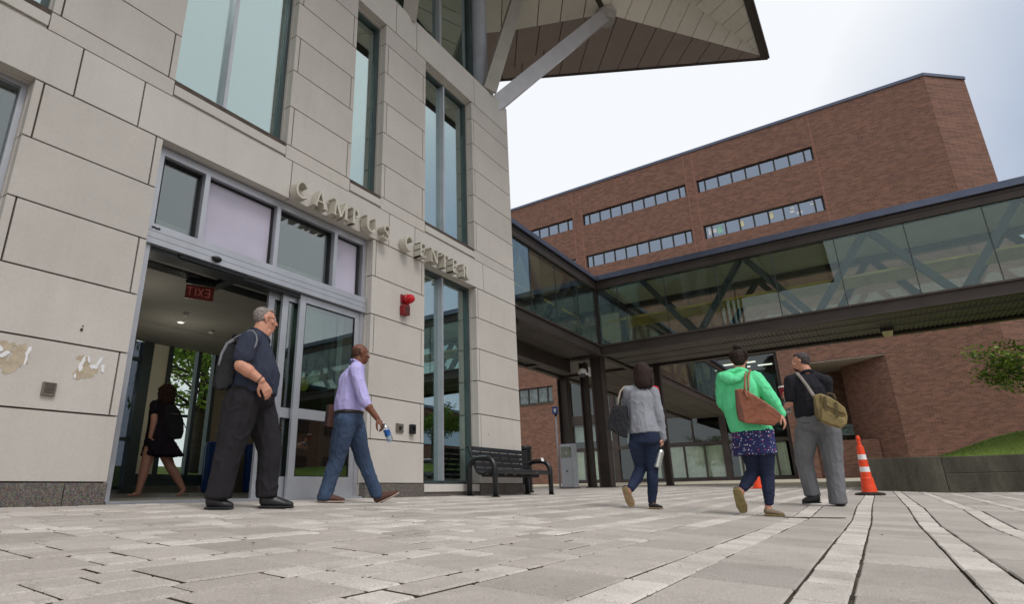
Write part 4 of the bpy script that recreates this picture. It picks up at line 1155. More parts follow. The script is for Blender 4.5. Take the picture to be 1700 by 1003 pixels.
def post_sign():
    x, y = 17.3, 8.58; z = gz(x, y); o = empty('post_sign', 'small blue sign on a thin grey pole beside the pay station', 'sign'); o.location = (x, y, z)
    a = MB(); a.tube([(x,y,z-.1),(x,y,z+2.62)], .028, 10); part(a, 'pole', M['grey_box'], o, smooth=True)
    b = MB(); b.obox((x-.035,y,z+2.48), (0,1,0), (0,0,1), (1,0,0), .10, .12, .008); part(b, 'sign_panel', M['blue_sign'], o)
    c = MB(); c.obox((x-.046,y,z+2.51), (0,1,0), (0,0,1), (1,0,0), .055, .018, .002); c.obox((x-.046,y,z+2.45), (0,1,0), (0,0,1), (1,0,0), .03, .03, .002); part(c, 'sign_mark', M['paper'], o)
    d = MB(); d.hull([((x,y,z+2.30),(.04,.04,.03)),((x,y,z+2.36),(.05,.06,.02))]); part(d, 'bracket', M['black_rub'], o, smooth=True)
post_sign()
def cctv():
    p = V3((18.0, 7.68, 3.78)); o = empty('security_camera', 'white dome security camera bracketed to the corner steel column', 'camera'); o.location = p
    a = MB(); a.box(17.99, 18.08, 7.55, 7.61, 3.62, 3.95); part(a, 'mount_plate', M['white_paint'], o, bevel=.01)
    b = MB(); b.tube([(18.03,7.6,3.72),(18.0,7.74,3.74),(17.98,7.82,3.80)], .045, 10); b.tube([(17.98,7.80,3.86),(17.98,7.80,3.74)], [.05,.07], 12); part(b, 'arm', M['white_paint'], o, smooth=True)
    c = MB(); c.lathe((17.98,7.82,3.70), [(.03,.24),(.11,.21),(.15,.14),(.15,.05),(.13,.04)][::-1], 20); part(c, 'dome_housing', M['white_paint'], o, auto=50)
    d = MB(); d.ell((17.98,7.82,3.735), (.115,.115,.12)); part(d, 'dome_lens', plain('smoked_dome', srgb(70,72,76), .12), o, smooth=True)
cctv()
# fire alarm: red beacon over a red horn box
o = empty('fire_beacon', 'round red beacon mounted on the limestone pier above the red horn box', 'alarm'); o.location = (6.22, 5.46, 2.79)
a = MB(); a.box(6.12, 6.30, 5.475, 5.499, 2.72, 2.86); part(a, 'back_plate', M['red_box'], o, bevel=.004)
a = MB(); a.lathe((6.22,5.475,2.79), [(.075,0),(.078,.05),(.072,.055),(.070,.10),(.055,.135),(.02,.15)], 24, (0,-1,0)); part(a, 'lens', M['red_lens'], o, auto=50)
a = MB()
for k in range(3): a.lathe((6.22,5.475,2.79), [(.079,.006+k*.015),(.081,.010+k*.015),(.079,.014+k*.015)], 24, (0,-1,0))
part(a, 'lens_ring', M['red_box'], o)
o = empty('fire_horn', 'dark red square alarm horn box under the red beacon on the limestone pier', 'alarm'); o.location = (6.175, 5.46, 2.60)
a = MB(); a.box(6.11, 6.24, 5.40, 5.499, 2.53, 2.685); part(a, 'housing', M['red_box'], o, bevel=.008)
a = MB()
for k in range(6): a.box(6.13, 6.22, 5.394, 5.3995, 2.55+k*.02, 2.56+k*.02)
part(a, 'grille', M['joint'], o)
# wall plates
def plate(name, label, x0, x1, z0, z1, d, mat, extra=None):
    o = empty(name, label, 'wall device'); o.location = ((x0+x1)/2, 5.47, (z0+z1)/2)
    a = MB(); a.box(x0, x1, 5.499-d, 5.499, z0, z1); part(a, 'cover', mat, o, bevel=.004)
    if extra: extra(o)
M['bronze'] = plain('dull_bronze_plate', srgb(120,112,102), .45, .4, .1, 30)
def ex1(o):
    a = MB(); a.lathe((6.15,5.478,.862), [(.028,0),(.028,.01),(.02,.012)], 18, (0,-1,0)); part(a, 'push_button', M['black_rub'], o)
    a = MB(); 
    for sx in (-.055,.055):
        for sz in (-.04,.04): a.box(6.15+sx-.006, 6.15+sx+.006, 5.476, 5.4785, .862+sz-.006, .862+sz+.006)
    part(a, 'screw_heads', M['joint'], o)
plate('button_plate', 'small square bronze door button plate on the limestone pier right of the doors', 6.075, 6.225, .80, .925, .02, M['bronze'], ex1)
def ex2(o):
    a = MB(); a.box(6.375, 6.435, 5.432, 5.4385, .84, .90); part(a, 'reader_face', plain('black_glass', srgb(16,16,18), .15), o)
plate('card_reader', 'black upright card reader on the limestone pier next to the bronze plate', 6.36, 6.45, .795, .93, .06, M['black_rub'], ex2)
def ex3(o):
    a = MB()
    for k in range(5): a.box(1.785, 1.858, 5.470, 5.4745, .82+k*.018, .826+k*.018)
    part(a, 'grille', M['joint'], o)
plate('wall_plate', 'plain grey-brown metal plate low on the left limestone pier', 1.772, 1.872, .795, .905, .024, M['bronze'], ex3)
# remains of torn-off notices
def torn(label, cx, cz, w_, h_, seed, pieces):
    rn = random.Random(seed); o = empty('torn_notice', label, 'notice', 'torn notices on the left pier'); o.location = (cx, 5.495, cz)
    def blob(mb, x, z, a, b, y, n=14, jag=.3, rot=0):
        pts = []
        for k in range(n):
            t = 2*math.pi*k/n; r_ = 1 + rn.uniform(-jag, jag); px, pz = a*r_*math.cos(t), b*r_*math.sin(t)
            pts.append((x + px*math.cos(rot) - pz*math.sin(rot), y, z + px*math.sin(rot) + pz*math.cos(rot)))
        mb.prism(pts, (0, .0012, 0))
    g_ = MB(); yy = 5.5
    for i in range(9):
        yy -= .0003; blob(g_, cx + rn.uniform(-.33,.33)*w_, cz + rn.uniform(-.36,.36)*h_, w_*rn.uniform(.14,.30), h_*rn.uniform(.08,.2), 5.4992-i*.0003, 16, .4, rn.uniform(-.4,.4))
    part(g_, 'glue_smear', M['glue'], o)
    for i, (dx, dz, a, b, r_) in enumerate(pieces):
        p = MB(); blob(p, cx+dx, cz+dz, a, b, 5.4955-i*.0004, 12, .45, r_); part(p, 'paper_scrap', M['paper'], o)
torn('tan glue smear with torn white shreds, nearer the door on the left pier', 2.10, 1.09, .21, .25, 3,
     [(-.075,-.03,.014,.040,.05),(-.06,.03,.012,.045,-.2),(.03,.0,.040,.016,.3),(.065,.04,.012,.06,-.35),(.10,-.01,.018,.045,-.1),(-.02,.055,.010,.04,.3),(-.105,-.10,.008,.025,.1)])
torn('wide tan glue smear with upright paper strips, farther from the door on the left pier', 1.54, 1.06, .25, .28, 6,
     [(.09,.085,.014,.045,-.1),(.085,-.005,.012,.05,-.15),(-.10,.06,.03,.03,.5),(-.06,.03,.016,.04,-.7),(-.12,-.04,.02,.05,.1)])
# pits in the wall and a bolt stub
q = MB(); q.ell((1.98,5.497,1.395), (.012,.006,.016)); q.ell((1.985,5.496,1.43), (.007,.004,.006)); part(q, 'wall_chip', M['joint'], bld)
q = MB(); q.ell((7.55+.9,5.496,.93), (.01,.004,.008)); part(q, 'wall_chip', M['joint'], bld)
# blue bins in the lobby
def lobby_bin(x, y, label):
    z = .036; o = empty("recycling_bin", label, 'bin', 'blue bins in the lobby'); o.location = (x, y, z)
    a = MB(); a.lathe((x,y,z), [(.185,0),(.20,.03),(.215,.84)], 24); part(a, 'barrel', M['blue_bin'], o, auto=40)
    b = MB(); b.lathe((x,y,z+.84), [(.225,0),(.228,.04),(.20,.05),(.12,.055)], 24); part(b, 'rim', M['blue_bin'], o, auto=40)
    c = MB()
    for k in range(12):
        t = 2*math.pi*k/12; c.bar((x+.20*math.cos(t), y+.20*math.sin(t), z+.04), (x+.217*math.cos(t), y+.217*math.sin(t), z+.82), .014, .014)
    part(c, 'rib_band', M['blue_bin'], o)
lobby_bin(6.18, 10.0, 'left blue ribbed bin in the lobby, beside the rear window')
lobby_bin(7.02, 10.0, 'right blue ribbed bin in the lobby, seen between the legs of the man in navy')
# exit sign seen from its back
o = empty('exit_sign', 'hanging glass exit sign with red mirrored lettering under the lobby ceiling', 'sign'); o.location = (3.72, 6.8, 2.7)
def exit_sign():
    c = V3((3.74, 6.86, 2.52)); a = MB(); a.obox(c, (.92,-.40,0), (0,0,1), (.40,.92,0), .17, .095, .004)
    part(a, 'sign_plate', plain('dim_red_acrylic', srgb(150,74,68), .3), o)
    m_ = MB(); m_.obox(c + V3((0,0,.125)), (.92,-.40,0), (0,0,1), (.40,.92,0), .18, .025, .03); part(m_, 'mounting', M['alu_dark'], o)
    ax = V3((.92,-.40,0)).normalized(); nn = V3((-.40,-.92,0)).normalized()
    segs = {'T':[(0,1,1,1),(.5,0,.5,1)],'I':[(.5,0,.5,1)],'X':[(0,0,1,1),(0,1,1,0)],'E':[(1,0,1,1),(0,1,1,1),(.15,.5,1,.5),(0,0,1,0)]}
    for ch, dx in zip('TIXE', (-.12,-.05,.01,.09)):
        q = MB(); wd, ht = (.055 if ch != 'I' else .02), .105
        for k, (x0, z0, x1, z1) in enumerate(segs[ch]):
            q.bar(c + nn*(.0065+.0008*k) + ax*(dx + (x0-.5)*wd) + V3((0,0,(z0-.5)*ht)), c + nn*(.0065+.0008*k) + ax*(dx + (x1-.5)*wd) + V3((0,0,(z1-.5)*ht)), .0012, .013, nn.cross(V3((x1-x0)*ax + V3((0,0,z1-z0))).normalized()) if False else V3((x1-x0)*ax + V3((0,0,z1-z0))).normalized().cross(nn))
        part(q, 'sign_letter', M['exit_red'], o)
exit_sign()
# traffic cones
def cone(x, y, h, label, tall=True, tilt=0):
    z = gz(x, y)
    o = empty('traffic_cone', label, 'cone', 'orange traffic cones'); o.location = (x, y, z)
    if tall:
        b = MB(); b.lathe((x,y,z), [(.235,0),(.235,.03),(.20,.045),(.13,.055)], 8); part(b, 'base', M['rubber'], o)
        pr = [(.125,.055),(.112,.16),(.108,.17),(.098,.30),(.092,.305),(.086,.315),(.082,.41),(.079,.411),(.077,.50),(.075,.501),(.071,.63),(.068,.631),(.064,.72),(.062,.721),(.058,.86),(.052,.875),(.034,.88),(.030,.985),(.036,.99),(.036,1.02),(.022,1.065),(.012,1.07)]
        pr = [(r_, zz*h/1.07) for r_, zz in pr]
        mt = [0]*6 + [1] + [1] + [0]*2 + [0]*2 + [1]*2 + [0]*8
        mt = [1 if .405 < pr[i][1]*1.07/h < .495 or .625 < pr[i][1]*1.07/h < .715 else 0 for i in range(len(pr)-1)]
        c = MB(); c.lathe((x,y,z), pr, 22, mats=mt); part(c, 'cone_body', [M['orange'], M['reflective']], o, auto=35)
    else:
        b = MB(); b.box(x-.18, x+.18, y-.18, y+.18, z, z+.03); part(b, 'base', M['orange'], o, bevel=.008)
        c = MB(); c.lathe((x,y,z), [(.13,.03),(.028,h-.01),(.015,h)], 20); part(c, 'cone_body', M['orange'], o, auto=35)
cone(13.21, .35, 1.07, 'tall orange traffic cone with two white bands on a black base by the planter wall')
cone(17.5, 2.88, .47, 'plain orange traffic cone far behind the woman in the green hoodie', False)
# ================================================================== people
def cloth(name, rgb, var=.1, scale=7, weave=220, rough=.88, speck=None, stretch=(1,1,1), bump=.45):
    t = NT(name); c = t.map(t.co(), stretch)
    a = t.noise(c, scale, 5); f = t.noise(c, weave, 3, .7)
    col = t.ramp(a, [(.3, tuple(x*(1-var*2) for x in rgb[:3])), (.7, tuple(min(1, x*(1+var*1.6)) for x in rgb[:3]))])
    col = t.mix(.14, col, t.ramp(f, [(.3,(.15,.15,.15)),(.7,(.85,.85,.85))]), 'OVERLAY')
    if speck:
        for sc, lim, sp in speck:
            vo = t.n('ShaderNodeTexVoronoi', i_Scale=sc); t.set(vo.inputs['Vector'], t.co())
            col = t.mix(t.ramp(vo.outputs['Distance'], [(lim,(1,1,1)),(lim+.05,(0,0,0))]), col, sp)
    w1 = t.noise(t.map(t.co(), (14,14,5)), 1.4, 4, .55)
    h = t.math('ADD', t.math('MULTIPLY', f, .12), w1)
    return t.done(t.prin(col, rough, 0, t.bump(h, bump, .012), .25))
def skin(name, rgb, var=.06):
    t = NT(name); c = t.co(); a = t.noise(c, 14, 4); f = t.noise(c, 120, 4, .7)
    col = t.ramp(a, [(.3, tuple(x*y for x, y in zip(rgb[:3], (1-var, 1-var*1.8, 1-var*1.8)))), (.7, tuple(x*(1+var) for x in rgb[:3]))])
    p = t.prin(col, t.math('ADD', .42, t.math('MULTIPLY', f, .2)), 0, t.bump(f, .12, .002), .4)
    pn = p.node; pn.inputs['Subsurface Weight'].default_value = .12; pn.inputs['Subsurface Radius'].default_value = (.012,.005,.003); pn.inputs['Subsurface Scale'].default_value = 1
    return t.done(p)
def hairm(name, a, b, st=(60,60,6)):
    t = NT(name); n = t.noise(t.map(t.co(), st), 1.6, 6, .7)
    col = t.ramp(n, [(.32, a), (.68, b)])
    return t.done(t.prin(col, .62, 0, t.bump(n, 1.0, .012), .25))
SK_A = skin('fair_skin', srgb(196,142,118)); SK_B = skin('dark_brown_skin', srgb(112,70,50)); SK_C = skin('light_skin', srgb(206,152,130))
LIP_A = skin('lips', srgb(176,100,92)); LIP_B = skin('dark_lips', srgb(92,52,44))
EYE = plain('eye_white', srgb(220,216,210), .25); IRIS = plain('dark_iris', srgb(34,26,22), .2)

class Person:
    def __init__(s, label, P, crop, F, head_F=None, skin_m=None, lip=LIP_A, brow=None):
        s.P = V3(P); s.ox, s.oy, s.k = crop
        s.fw = V3((P[0], P[1], 0)).normalized(); s.rt = V3((s.fw.y, -s.fw.x, 0))
        s.dep = s.P.dot(s.fw); s.U = V3((0,0,1))
        ang = R(F); s.F = (s.fw*math.cos(ang) + s.rt*math.sin(ang)).normalized(); s.L = s.U.cross(s.F)
        a2 = R(head_F if head_F is not None else F); s.hF = (s.fw*math.cos(a2) + s.rt*math.sin(a2)).normalized(); s.hL = s.U.cross(s.hF)
        s.body = MB(); s.label = label; s.garm = []; s.skin = skin_m; s.lip = lip; s.brow = brow; s.marks = []
        s.fr = (s.F, s.L, s.U); s.kids = []
    def p(s, x, y, d=0):
        r = ray(s.ox + x*s.k, s.oy + y*s.k); return r * ((s.dep + d)/r.dot(s.fw))
    def limb(s, mb, pts, rs, m=0):
        for (a, b, ra, rb) in zip(pts, pts[1:], rs, rs[1:]): mb.hull([(a, ra), (b, rb)], s.fr, m)
    def chain(s, mb, ells):
        for a, b in zip(ells, ells[1:]): mb.hull([(a[0], a[1]), (b[0], b[1])], s.fr)
    def head(s, c, up=None, size=1.0, neck=None, nr=.058):
        f = s.hF; u = up or (s.U + f*.0).normalized(); l = u.cross(f).normalized(); f = l.cross(u); fr = (f, l, u); k = size; mb = s.body
        q = lambda a, b, z: c + (f*a + l*b + u*z)*k
        e = lambda *r: tuple(x*k for x in r)
        mb.hull([(q(-.012,0,.032), e(.096,.076,.086))], fr)
        mb.hull([(q(.02,0,.02), e(.066,.066,.07)), (q(.034,0,-.05), e(.045,.052,.04)), (q(.058,0,-.093), e(.024,.026,.018))], fr)
        mb.hull([(q(-.005,0,-.03), e(.06,.064,.05)), (q(.03,0,-.075), e(.045,.046,.025))], fr)
        mb.hull([(q(.088,0,.006), e(.008,.008,.01)), (q(.108,0,-.03), e(.009,.009,.008)), (q(.093,0,-.036), e(.009,.017,.008))], fr)
        mb.hull([(q(.080,.03,.026), e(.012,.022,.008)), (q(.080,-.03,.026), e(.012,.022,.008))], fr)
        mb.hull([(q(.085,.0,-.060), e(.011,.024,.006))], fr); mb.hull([(q(.083,.0,-.071), e(.011,.021,.007))], fr)
        for sg in (1,-1):
            mb.hull([(q(-.006,.077*sg,.006), e(.018,.009,.020)), (q(-.002,.073*sg,-.024), e(.012,.008,.014))], fr)
            mb.hull([(q(-.016,.084*sg,.008), e(.010,.006,.020))], fr)
            mb.hull([(q(.062,.045*sg,-.022), e(.02,.02,.018))], fr)
        s.marks.append((q(.088,0,-.066), .021*k, 1))
        for sg in (1,-1): s.marks.append((q(.088,.032*sg,.030), .014*k, 2))
        if neck is not None: s.limb(mb, [q(-.02,0,-.055), neck], [nr, nr*1.15])
        s.hc, s.hfr, s.hk = c, fr, k
        for sg in (1,-1):
            w_ = MB(); w_.hull([(q(.0775,.032*sg,.008), e(.011,.013,.009))], fr); s.kids.append(('eye', w_, [EYE]))
            w_ = MB(); w_.hull([(q(.0855,.032*sg,.008), e(.004,.006,.006))], fr); s.kids.append(('iris', w_, [IRIS]))
    def hq(s, a, b, z): f, l, u = s.hfr; return s.hc + (f*a + l*b + u*z)*s.hk
    def hair(s, ells, mat, voxel=.006, amp=.004, freq=40, name='hair'):
        mb = MB()
        for grp in ells: mb.hull([(s.hq(*c), tuple(x*s.hk for x in r_)) for c, r_ in grp], s.hfr)
        s.garm.append((name, mb, [mat], voxel, 2, amp, freq, (1,1,.16)))
    def strands(s, mat, n, half, drop, r_, seed, back=.10, wave=0.0, wide=.085, name='loose_strands'):
        rn = random.Random(seed); mb = MB()
        for i in range(n):
            t = rn.uniform(-half, half); L_ = drop*rn.uniform(.82, 1.1); pts = []
            for k in range(6):
                f = k/5; rr = 1 + .10*math.sin(f*3) + rn.uniform(-.01,.01); bend = wave*math.sin(f*11 + i)
                tt = t*(1 - .12*f) + bend*.25
                zz = .10 - f*(L_ + .10) if k else .118
                cr = math.sqrt(max(.05, 1 - max(0, (zz-.03)/.095)**2)) if zz > .03 else 1 - .10*f*f
                pts.append(s.hq(-.012 - (back*rr*cr + bend*.02)*math.cos(tt), (wide+.012)*rr*cr*math.sin(tt) + bend*.012, zz))
            mb.tube(pts, [r_, r_*1.1, r_, r_*.9, r_*.7, r_*.25], 4)
        s.kids.append((name, mb, [mat]))
    def hand(s, w, d, n, thumb=1, curl=.5, k=1.0, spread=.12):
        """w wrist, d finger direction, n the way the palm faces, thumb: +1 / -1 along d x n"""
        d = V3(d).normalized(); n = V3(n); n = (n - d*n.dot(d)).normalized(); a = d.cross(n); mb = s.body
        fr = (d, a, n); kn = w + d*.088*k
        mb.hull([(w + d*.005, (.022*k,.024*k,.018*k)), (w + d*.05*k, (.03*k,.036*k,.014*k)), (kn, (.013*k,.038*k,.012*k))], fr)
        for i, (off, L_) in enumerate(((.030,.070),(.011,.080),(-.010,.074),(-.030,.058))):
            off *= thumb; p0 = kn + a*off*k; dd = (d + a*off*spread*8).normalized(); r0 = .0088*k
            cv = curl*(1 + .12*i); pts = [p0]
            for j, fl in enumerate((.44,.31,.25)):
                t = cv*(.65, 1.5, 2.2)[j]
                pts.append(pts[-1] + (dd*math.cos(t) + n*math.sin(t))*L_*fl*k)
            s.limb(mb, pts, [r0*1.05, r0, r0*.95, r0*.82])
        b0 = w + d*.028*k + a*.026*thumb*k; b1 = b0 + (d*.6 + a*.62*thumb + n*.35).normalized()*.040*k
        b2 = b1 + (d*.85 + a*.15*thumb + n*.5*(.4+curl)).normalized()*.030*k; b3 = b2 + (d*.8 - a*.1*thumb + n*.6*curl).normalized()*.024*k
        s.limb(mb, [b0, b1, b2, b3], [.016*k, .012*k, .0105*k, .009*k])
        return kn
    def wear(s, name, mats, voxel=.009, it=3, amp=.006, freq=9, st=(1,1,1)):
        mb = MB(); s.garm.append((name, mb, mats if isinstance(mats, list) else [mats], voxel, it, amp, freq, st)); return mb
    def shoe(s, heel, toe, up, mats, plant=True, w_=.043, hgt=.055, sole=.018, skin_low=False):
        """heel and toe are points on the under side of the sole"""
        heel, toe = V3(heel), V3(toe)
        if plant: heel.z = gzz(heel) + .002; toe.z = gzz(toe) + .002
        a = toe - heel; L_ = a.length; a.normalize(); n = V3(up); n = (n - a*n.dot(a)).normalized(); b = n.cross(a); fr = (a, b, n)
        sl_ = MB()
        sl_.hull([(heel + a*L_*.13 + n*sole*.5, (L_*.13, w_*.80, sole*.5)), (heel + a*L_*.45 + n*sole*.5, (L_*.12, w_*.78, sole*.5)), (heel + a*L_*.72 + n*sole*.5, (L_*.15, w_*1.08, sole*.5)), (heel + a*L_*.90 + n*sole*.6, (L_*.10, w_*.80, sole*.5))], fr)
        up_ = MB()
        up_.hull([(heel + a*L_*.14 + n*(sole+hgt*.55), (L_*.12, w_*.74, hgt*.62)), (heel + a*L_*.40 + n*(sole+hgt*.5), (L_*.12, w_*.72, hgt*.55)), (heel + a*L_*.72 + n*(sole+hgt*.18), (L_*.14, w_*.98, hgt*.36)), (heel + a*L_*.88 + n*(sole+hgt*.12), (L_*.095, w_*.74, hgt*.30))], fr)
        s.kids.append(('shoe', up_, [mats[0]], ('sole', sl_, mats[1])))
        return heel + a*L_*.2 + n*(sole+hgt*.8)
    def finish(s, voxel=.005):
        me = remesh(s.body, voxel, 3)
        root = put('person', me, [s.skin, s.lip, s.brow or s.skin])
        if s.marks:
            mi = [0]*len(me.polygons)
            for i, pl in enumerate(me.polygons):
                c = pl.center
                for q, r_, k in s.marks:
                    if (c - q).length < r_: mi[i] = k
            me.polygons.foreach_set('material_index', mi)
        tag(root, s.label, 'person')
        for name, mb, mats, vx, it, amp, freq, st in s.garm:
            g_ = remesh(mb, vx, it)
            if amp: folds(g_, amp, freq, len(s.kids) + it, st)
            put(name, g_, mats, root)
        for kd in s.kids:
            o = kd[1].build(kd[0], kd[2], root, smooth=True)
            if kd[0] == 'shoe':
                me2 = remesh(kd[1], .006, 3); old = o.data; o.data = me2; me2.materials.append(kd[2][0]); bpy.data.meshes.remove(old)
            if len(kd) > 3:
                nm, mb, mt = kd[3]; c = mb.build(nm, mt, o, auto=50)
        s.root = root; return root
def gzz(p):
    if p.y > 5.9: return -.05 + (p.y-5.9)*.0207
    return gz(p.x, p.y + 0)
def thing(name, label, cat, loc, group=None): o = empty(name, label, cat, group); o.location = loc; return o
def slab(pers, outline, d0, d1, voxel=.008, it=6, amp=.004, freq=10, bulge=0):
    """a soft bag body: the outline given real depth, then rounded"""
    mb = MB(); a = [pers.p(x, y, d0) for x, y in outline]; b = [pers.p(x, y, d1) for x, y in outline]
    n = len(a); mb.add(a + b, [tuple(range(n)), tuple(range(2*n-1, n-1, -1))] + [(i, (i+1) % n, n+(i+1) % n, n+i) for i in range(n)])
    bm = bmesh.new(); me0 = mb.mesh('t', []); bm.from_mesh(me0); bmesh.ops.recalc_face_normals(bm, faces=bm.faces); bm.to_mesh(me0); bm.free()
    mb2 = MB(); mb2.v = [tuple(v.co) for v in me0.vertices]; mb2.f = [list(p_.vertices) for p_ in me0.polygons]; mb2.m = [0]*len(mb2.f); bpy.data.meshes.remove(me0)
    if bulge:
        cx = sum(x for x, y in outline)/n; cy = sum(y for x, y in outline)/n; c = pers.p(cx, cy, (d0+d1)/2)
        w_ = max((p_ - c).length for p_ in a)*.62
        mb2.hull([(c, (abs(d1-d0)*.5+bulge, w_, w_*.8))], (pers.fw, pers.rt, V3((0,0,1))))
    me = remesh(mb2, voxel, it)
    if amp: folds(me, amp, freq, n)
    return me
def child(root, name, me, mats):
    o = put(name, me, mats, root); o.matrix_parent_inverse = Matrix.Translation(-world_loc(root)); return o

# ---- the big man in navy
man = Person('heavy-set man with glasses in a navy polo shirt and black trousers leaving the entrance', (3.073,4.397,-.12), (320,490,.369), 82, skin_m=SK_A, brow=plain('grey_brow', srgb(104,84,74), .8))
m_ = man
m_.head(m_.p(327,116), size=1.0, neck=m_.p(296,196), nr=.070)
m_.body.hull([(m_.hq(.02,0,-.10), (.05,.05,.03)), (m_.p(318,180), (.06,.06,.04))], m_.fr)
HG = hairm('short_grey_hair', srgb(84,70,64), srgb(168,158,154), (30,30,30))
m_.hair([[((-.034,0,.052),(.082,.079,.076)), ((-.05,0,.0),(.052,.070,.04))], [((.01,0,.086),(.072,.060,.036))], [((-.02,0,.0),(.040,.079,.035))]], HG, .005, .0025, 60)
navy = cloth('navy_pique', srgb(50,55,70), .08, 6); blk = cloth('black_twill', srgb(36,34,37), .12, 5)
sh = m_.wear('polo_shirt', navy, .008, 4, .011, 6, (1,1,.5))
m_.chain(sh, [(m_.p(276,215),(.13,.185,.08)), (m_.p(268,260),(.175,.205,.12)), (m_.p(278,350),(.218,.215,.13)), (m_.p(268,425),(.218,.215,.05)), (m_.p(268,448),(.212,.21,.02))])
m_.limb(sh, [m_.p(296,188), m_.p(262,205,-.17)], [.075,.085]); m_.limb(sh, [m_.p(296,188), m_.p(290,205,.18)], [.075,.08])
ra = [m_.p(250,205,-.20), m_.p(218,318,-.27), m_.p(308,386,-.26)]
sl1 = ra[0].lerp(ra[1], .68)
m_.limb(sh, [ra[0], sl1], [.088,.086])
la = [m_.p(290,210,.20), m_.p(262,325,.28), m_.p(310,410,.24)]
m_.limb(sh, [la[0], la[0].lerp(la[1], .68)], [.085,.08])
for arm in (ra, la): m_.limb(m_.body, arm, [.065,.058,.034]); m_.limb(m_.body, [arm[1], arm[1].lerp(arm[2], .35)], [.056,.056])
m_.hand(ra[2], m_.p(345,450,-.24) - ra[2], m_.fw - m_.rt*.3, -1, .42, 1.08)
m_.hand(la[2], m_.p(345,470,.24) - la[2], -m_.fw, 1, .4, 1.05)
m_.chain(m_.body, [(m_.p(280,225),(.11,.15,.08)), (m_.p(272,350),(.17,.17,.12)), (m_.p(255,450),(.15,.16,.06))])
co = m_.wear('collar', navy, .007, 3, 0)
for k in range(11):
    t = -2.6 + k*.52; pts = []
    for tt in (t, t+.54):
        pts.append(m_.p(303,196) + m_.F*(.085*math.cos(tt)) + m_.L*(.092*math.sin(tt)) + V3((0,0,.025 - .05*math.cos(tt))))
    co.hull([(pts[0], (.012,.012,.024)), (pts[1], (.012,.012,.024))], m_.fr)
tr_ = m_.wear('trousers', blk, .008, 4, .012, 5.5, (1.2,1.2,.5))
m_.chain(tr_, [(m_.p(263,430),(.200,.195,.05)), (m_.p(255,480),(.205,.20,.09))])
m_.limb(tr_, [m_.p(222,480,-.09), m_.p(196,580,-.10), m_.p(166,700,-.10), m_.p(113,914,-.10)], [.155,.142,.116,(.100,.090,.014)])
m_.limb(tr_, [m_.p(286,480,.09), m_.p(318,580,.10), m_.p(346,690,.10), m_.p(333,906,.10)], [.155,.136,.104,(.088,.080,.014)])
m_.limb(m_.body, [m_.p(222,490,-.09), m_.p(166,700,-.10), m_.p(114,880,-.10)], [.09,.06,.042]); m_.limb(m_.body, [m_.p(286,490,.09), m_.p(346,690,.10), m_.p(334,872,.10)], [.09,.06,.042])
SHB = (plain('black_leather', srgb(34,33,35), .42, 0, .1, 20, .1, 60), plain('black_rubber_sole', srgb(40,40,42), .8))
m_.shoe(m_.p(48,962,-.10), m_.p(186,966,-.10), (0,0,1), SHB, True, .052, .085, .022)
m_.shoe(m_.p(290,955,.10), m_.p(458,948,.10), (0,0,1), SHB, True, .052, .085, .022)
gl = MB()                                                      # glasses: two rims, bridge, temples
for sg in (1,-1):
    pts = [m_.hq(.104+.002*math.cos(t), .034*sg + .024*math.cos(t), .004 + .017*math.sin(t)) for t in [k*math.pi/5 for k in range(11)]]
    gl.tube(pts, .0022, 6); gl.tube([m_.hq(.10,.058*sg,.010), m_.hq(.05,.080*sg,.012), m_.hq(-.012,.082*sg,.012)], .0028, 6)
gl.tube([m_.hq(.105,.010,.010), m_.hq(.108,0,.012), m_.hq(.105,-.010,.010)], .0022, 6)
m_.kids.append(('glasses', gl, [M['black_rub']]))
bt = MB(); bt.tube([ra[2].lerp(ra[1], .06 + .001*k) for k in (0, 30)], .041, 16); m_.kids.append(('wristband', bt, [M['black_rub']]))
pl_ = MB(); pl_.tube([m_.p(330,205), m_.p(352,240), m_.p(360,275)], .010, 6); m_.kids.append(('button_placket', pl_, [navy]))
m_.finish()
bp = thing('backpack', 'black and grey backpack worn by the heavy-set man in navy', 'backpack', m_.p(140,310,-.02))
GB = cloth('black_nylon', srgb(40,40,42), .12, 9); GG = cloth('grey_nylon', srgb(122,122,128), .1, 9)
child(bp, 'pack_body', slab(m_, [(190,188),(160,205),(128,250),(108,320),(98,400),(112,428),(150,425),(178,400),(195,330),(200,250)], -.16, .14, .009, 8, .006, 8), [GB])
child(bp, 'front_pocket', slab(m_, [(118,300),(96,370),(92,415),(110,428),(132,420),(140,360),(136,300)], -.13, .11, .008, 6, .004, 9), [GB])
child(bp, 'grey_panel', slab(m_, [(186,192),(150,214),(124,262),(112,318),(120,320),(136,268),(160,224),(194,206)], -.168, .148, .007, 4, .002, 9), [GG])
q = MB()
for dd in (-.20, .14):
    q.obox(m_.p(222,188,dd), (m_.p(255,168,dd)-m_.p(190,200,dd)).normalized(), m_.fw, (m_.p(255,168,dd)-m_.p(190,200,dd)).normalized().cross(m_.fw), .07, .028, .006)
q = MB(); pts = [(190,196),(225,176),(252,163),(270,163),(283,178),(288,200),(284,225),(272,245)]
for dd, e in ((-.175,-.09),(.15,.05)):
    for (x0,y0),(x1,y1),i in zip(pts, pts[1:], range(9)):
        a = m_.p(x0,y0,dd+e*(i/8)); b = m_.p(x1,y1,dd+e*((i+1)/8)); q.hull([(a,(.010,.030,.010)),(b,(.010,.030,.010))], (V3((0,0,1)), m_.fw, m_.rt))
child(bp, 'shoulder_strap', remesh(q, .007, 2), [GG])
q = MB(); q.tube([m_.p(180,192), m_.p(186,176), m_.p(200,180), m_.p(202,196)], .009, 8); part(q, 'grab_handle', GB, bp, smooth=True)

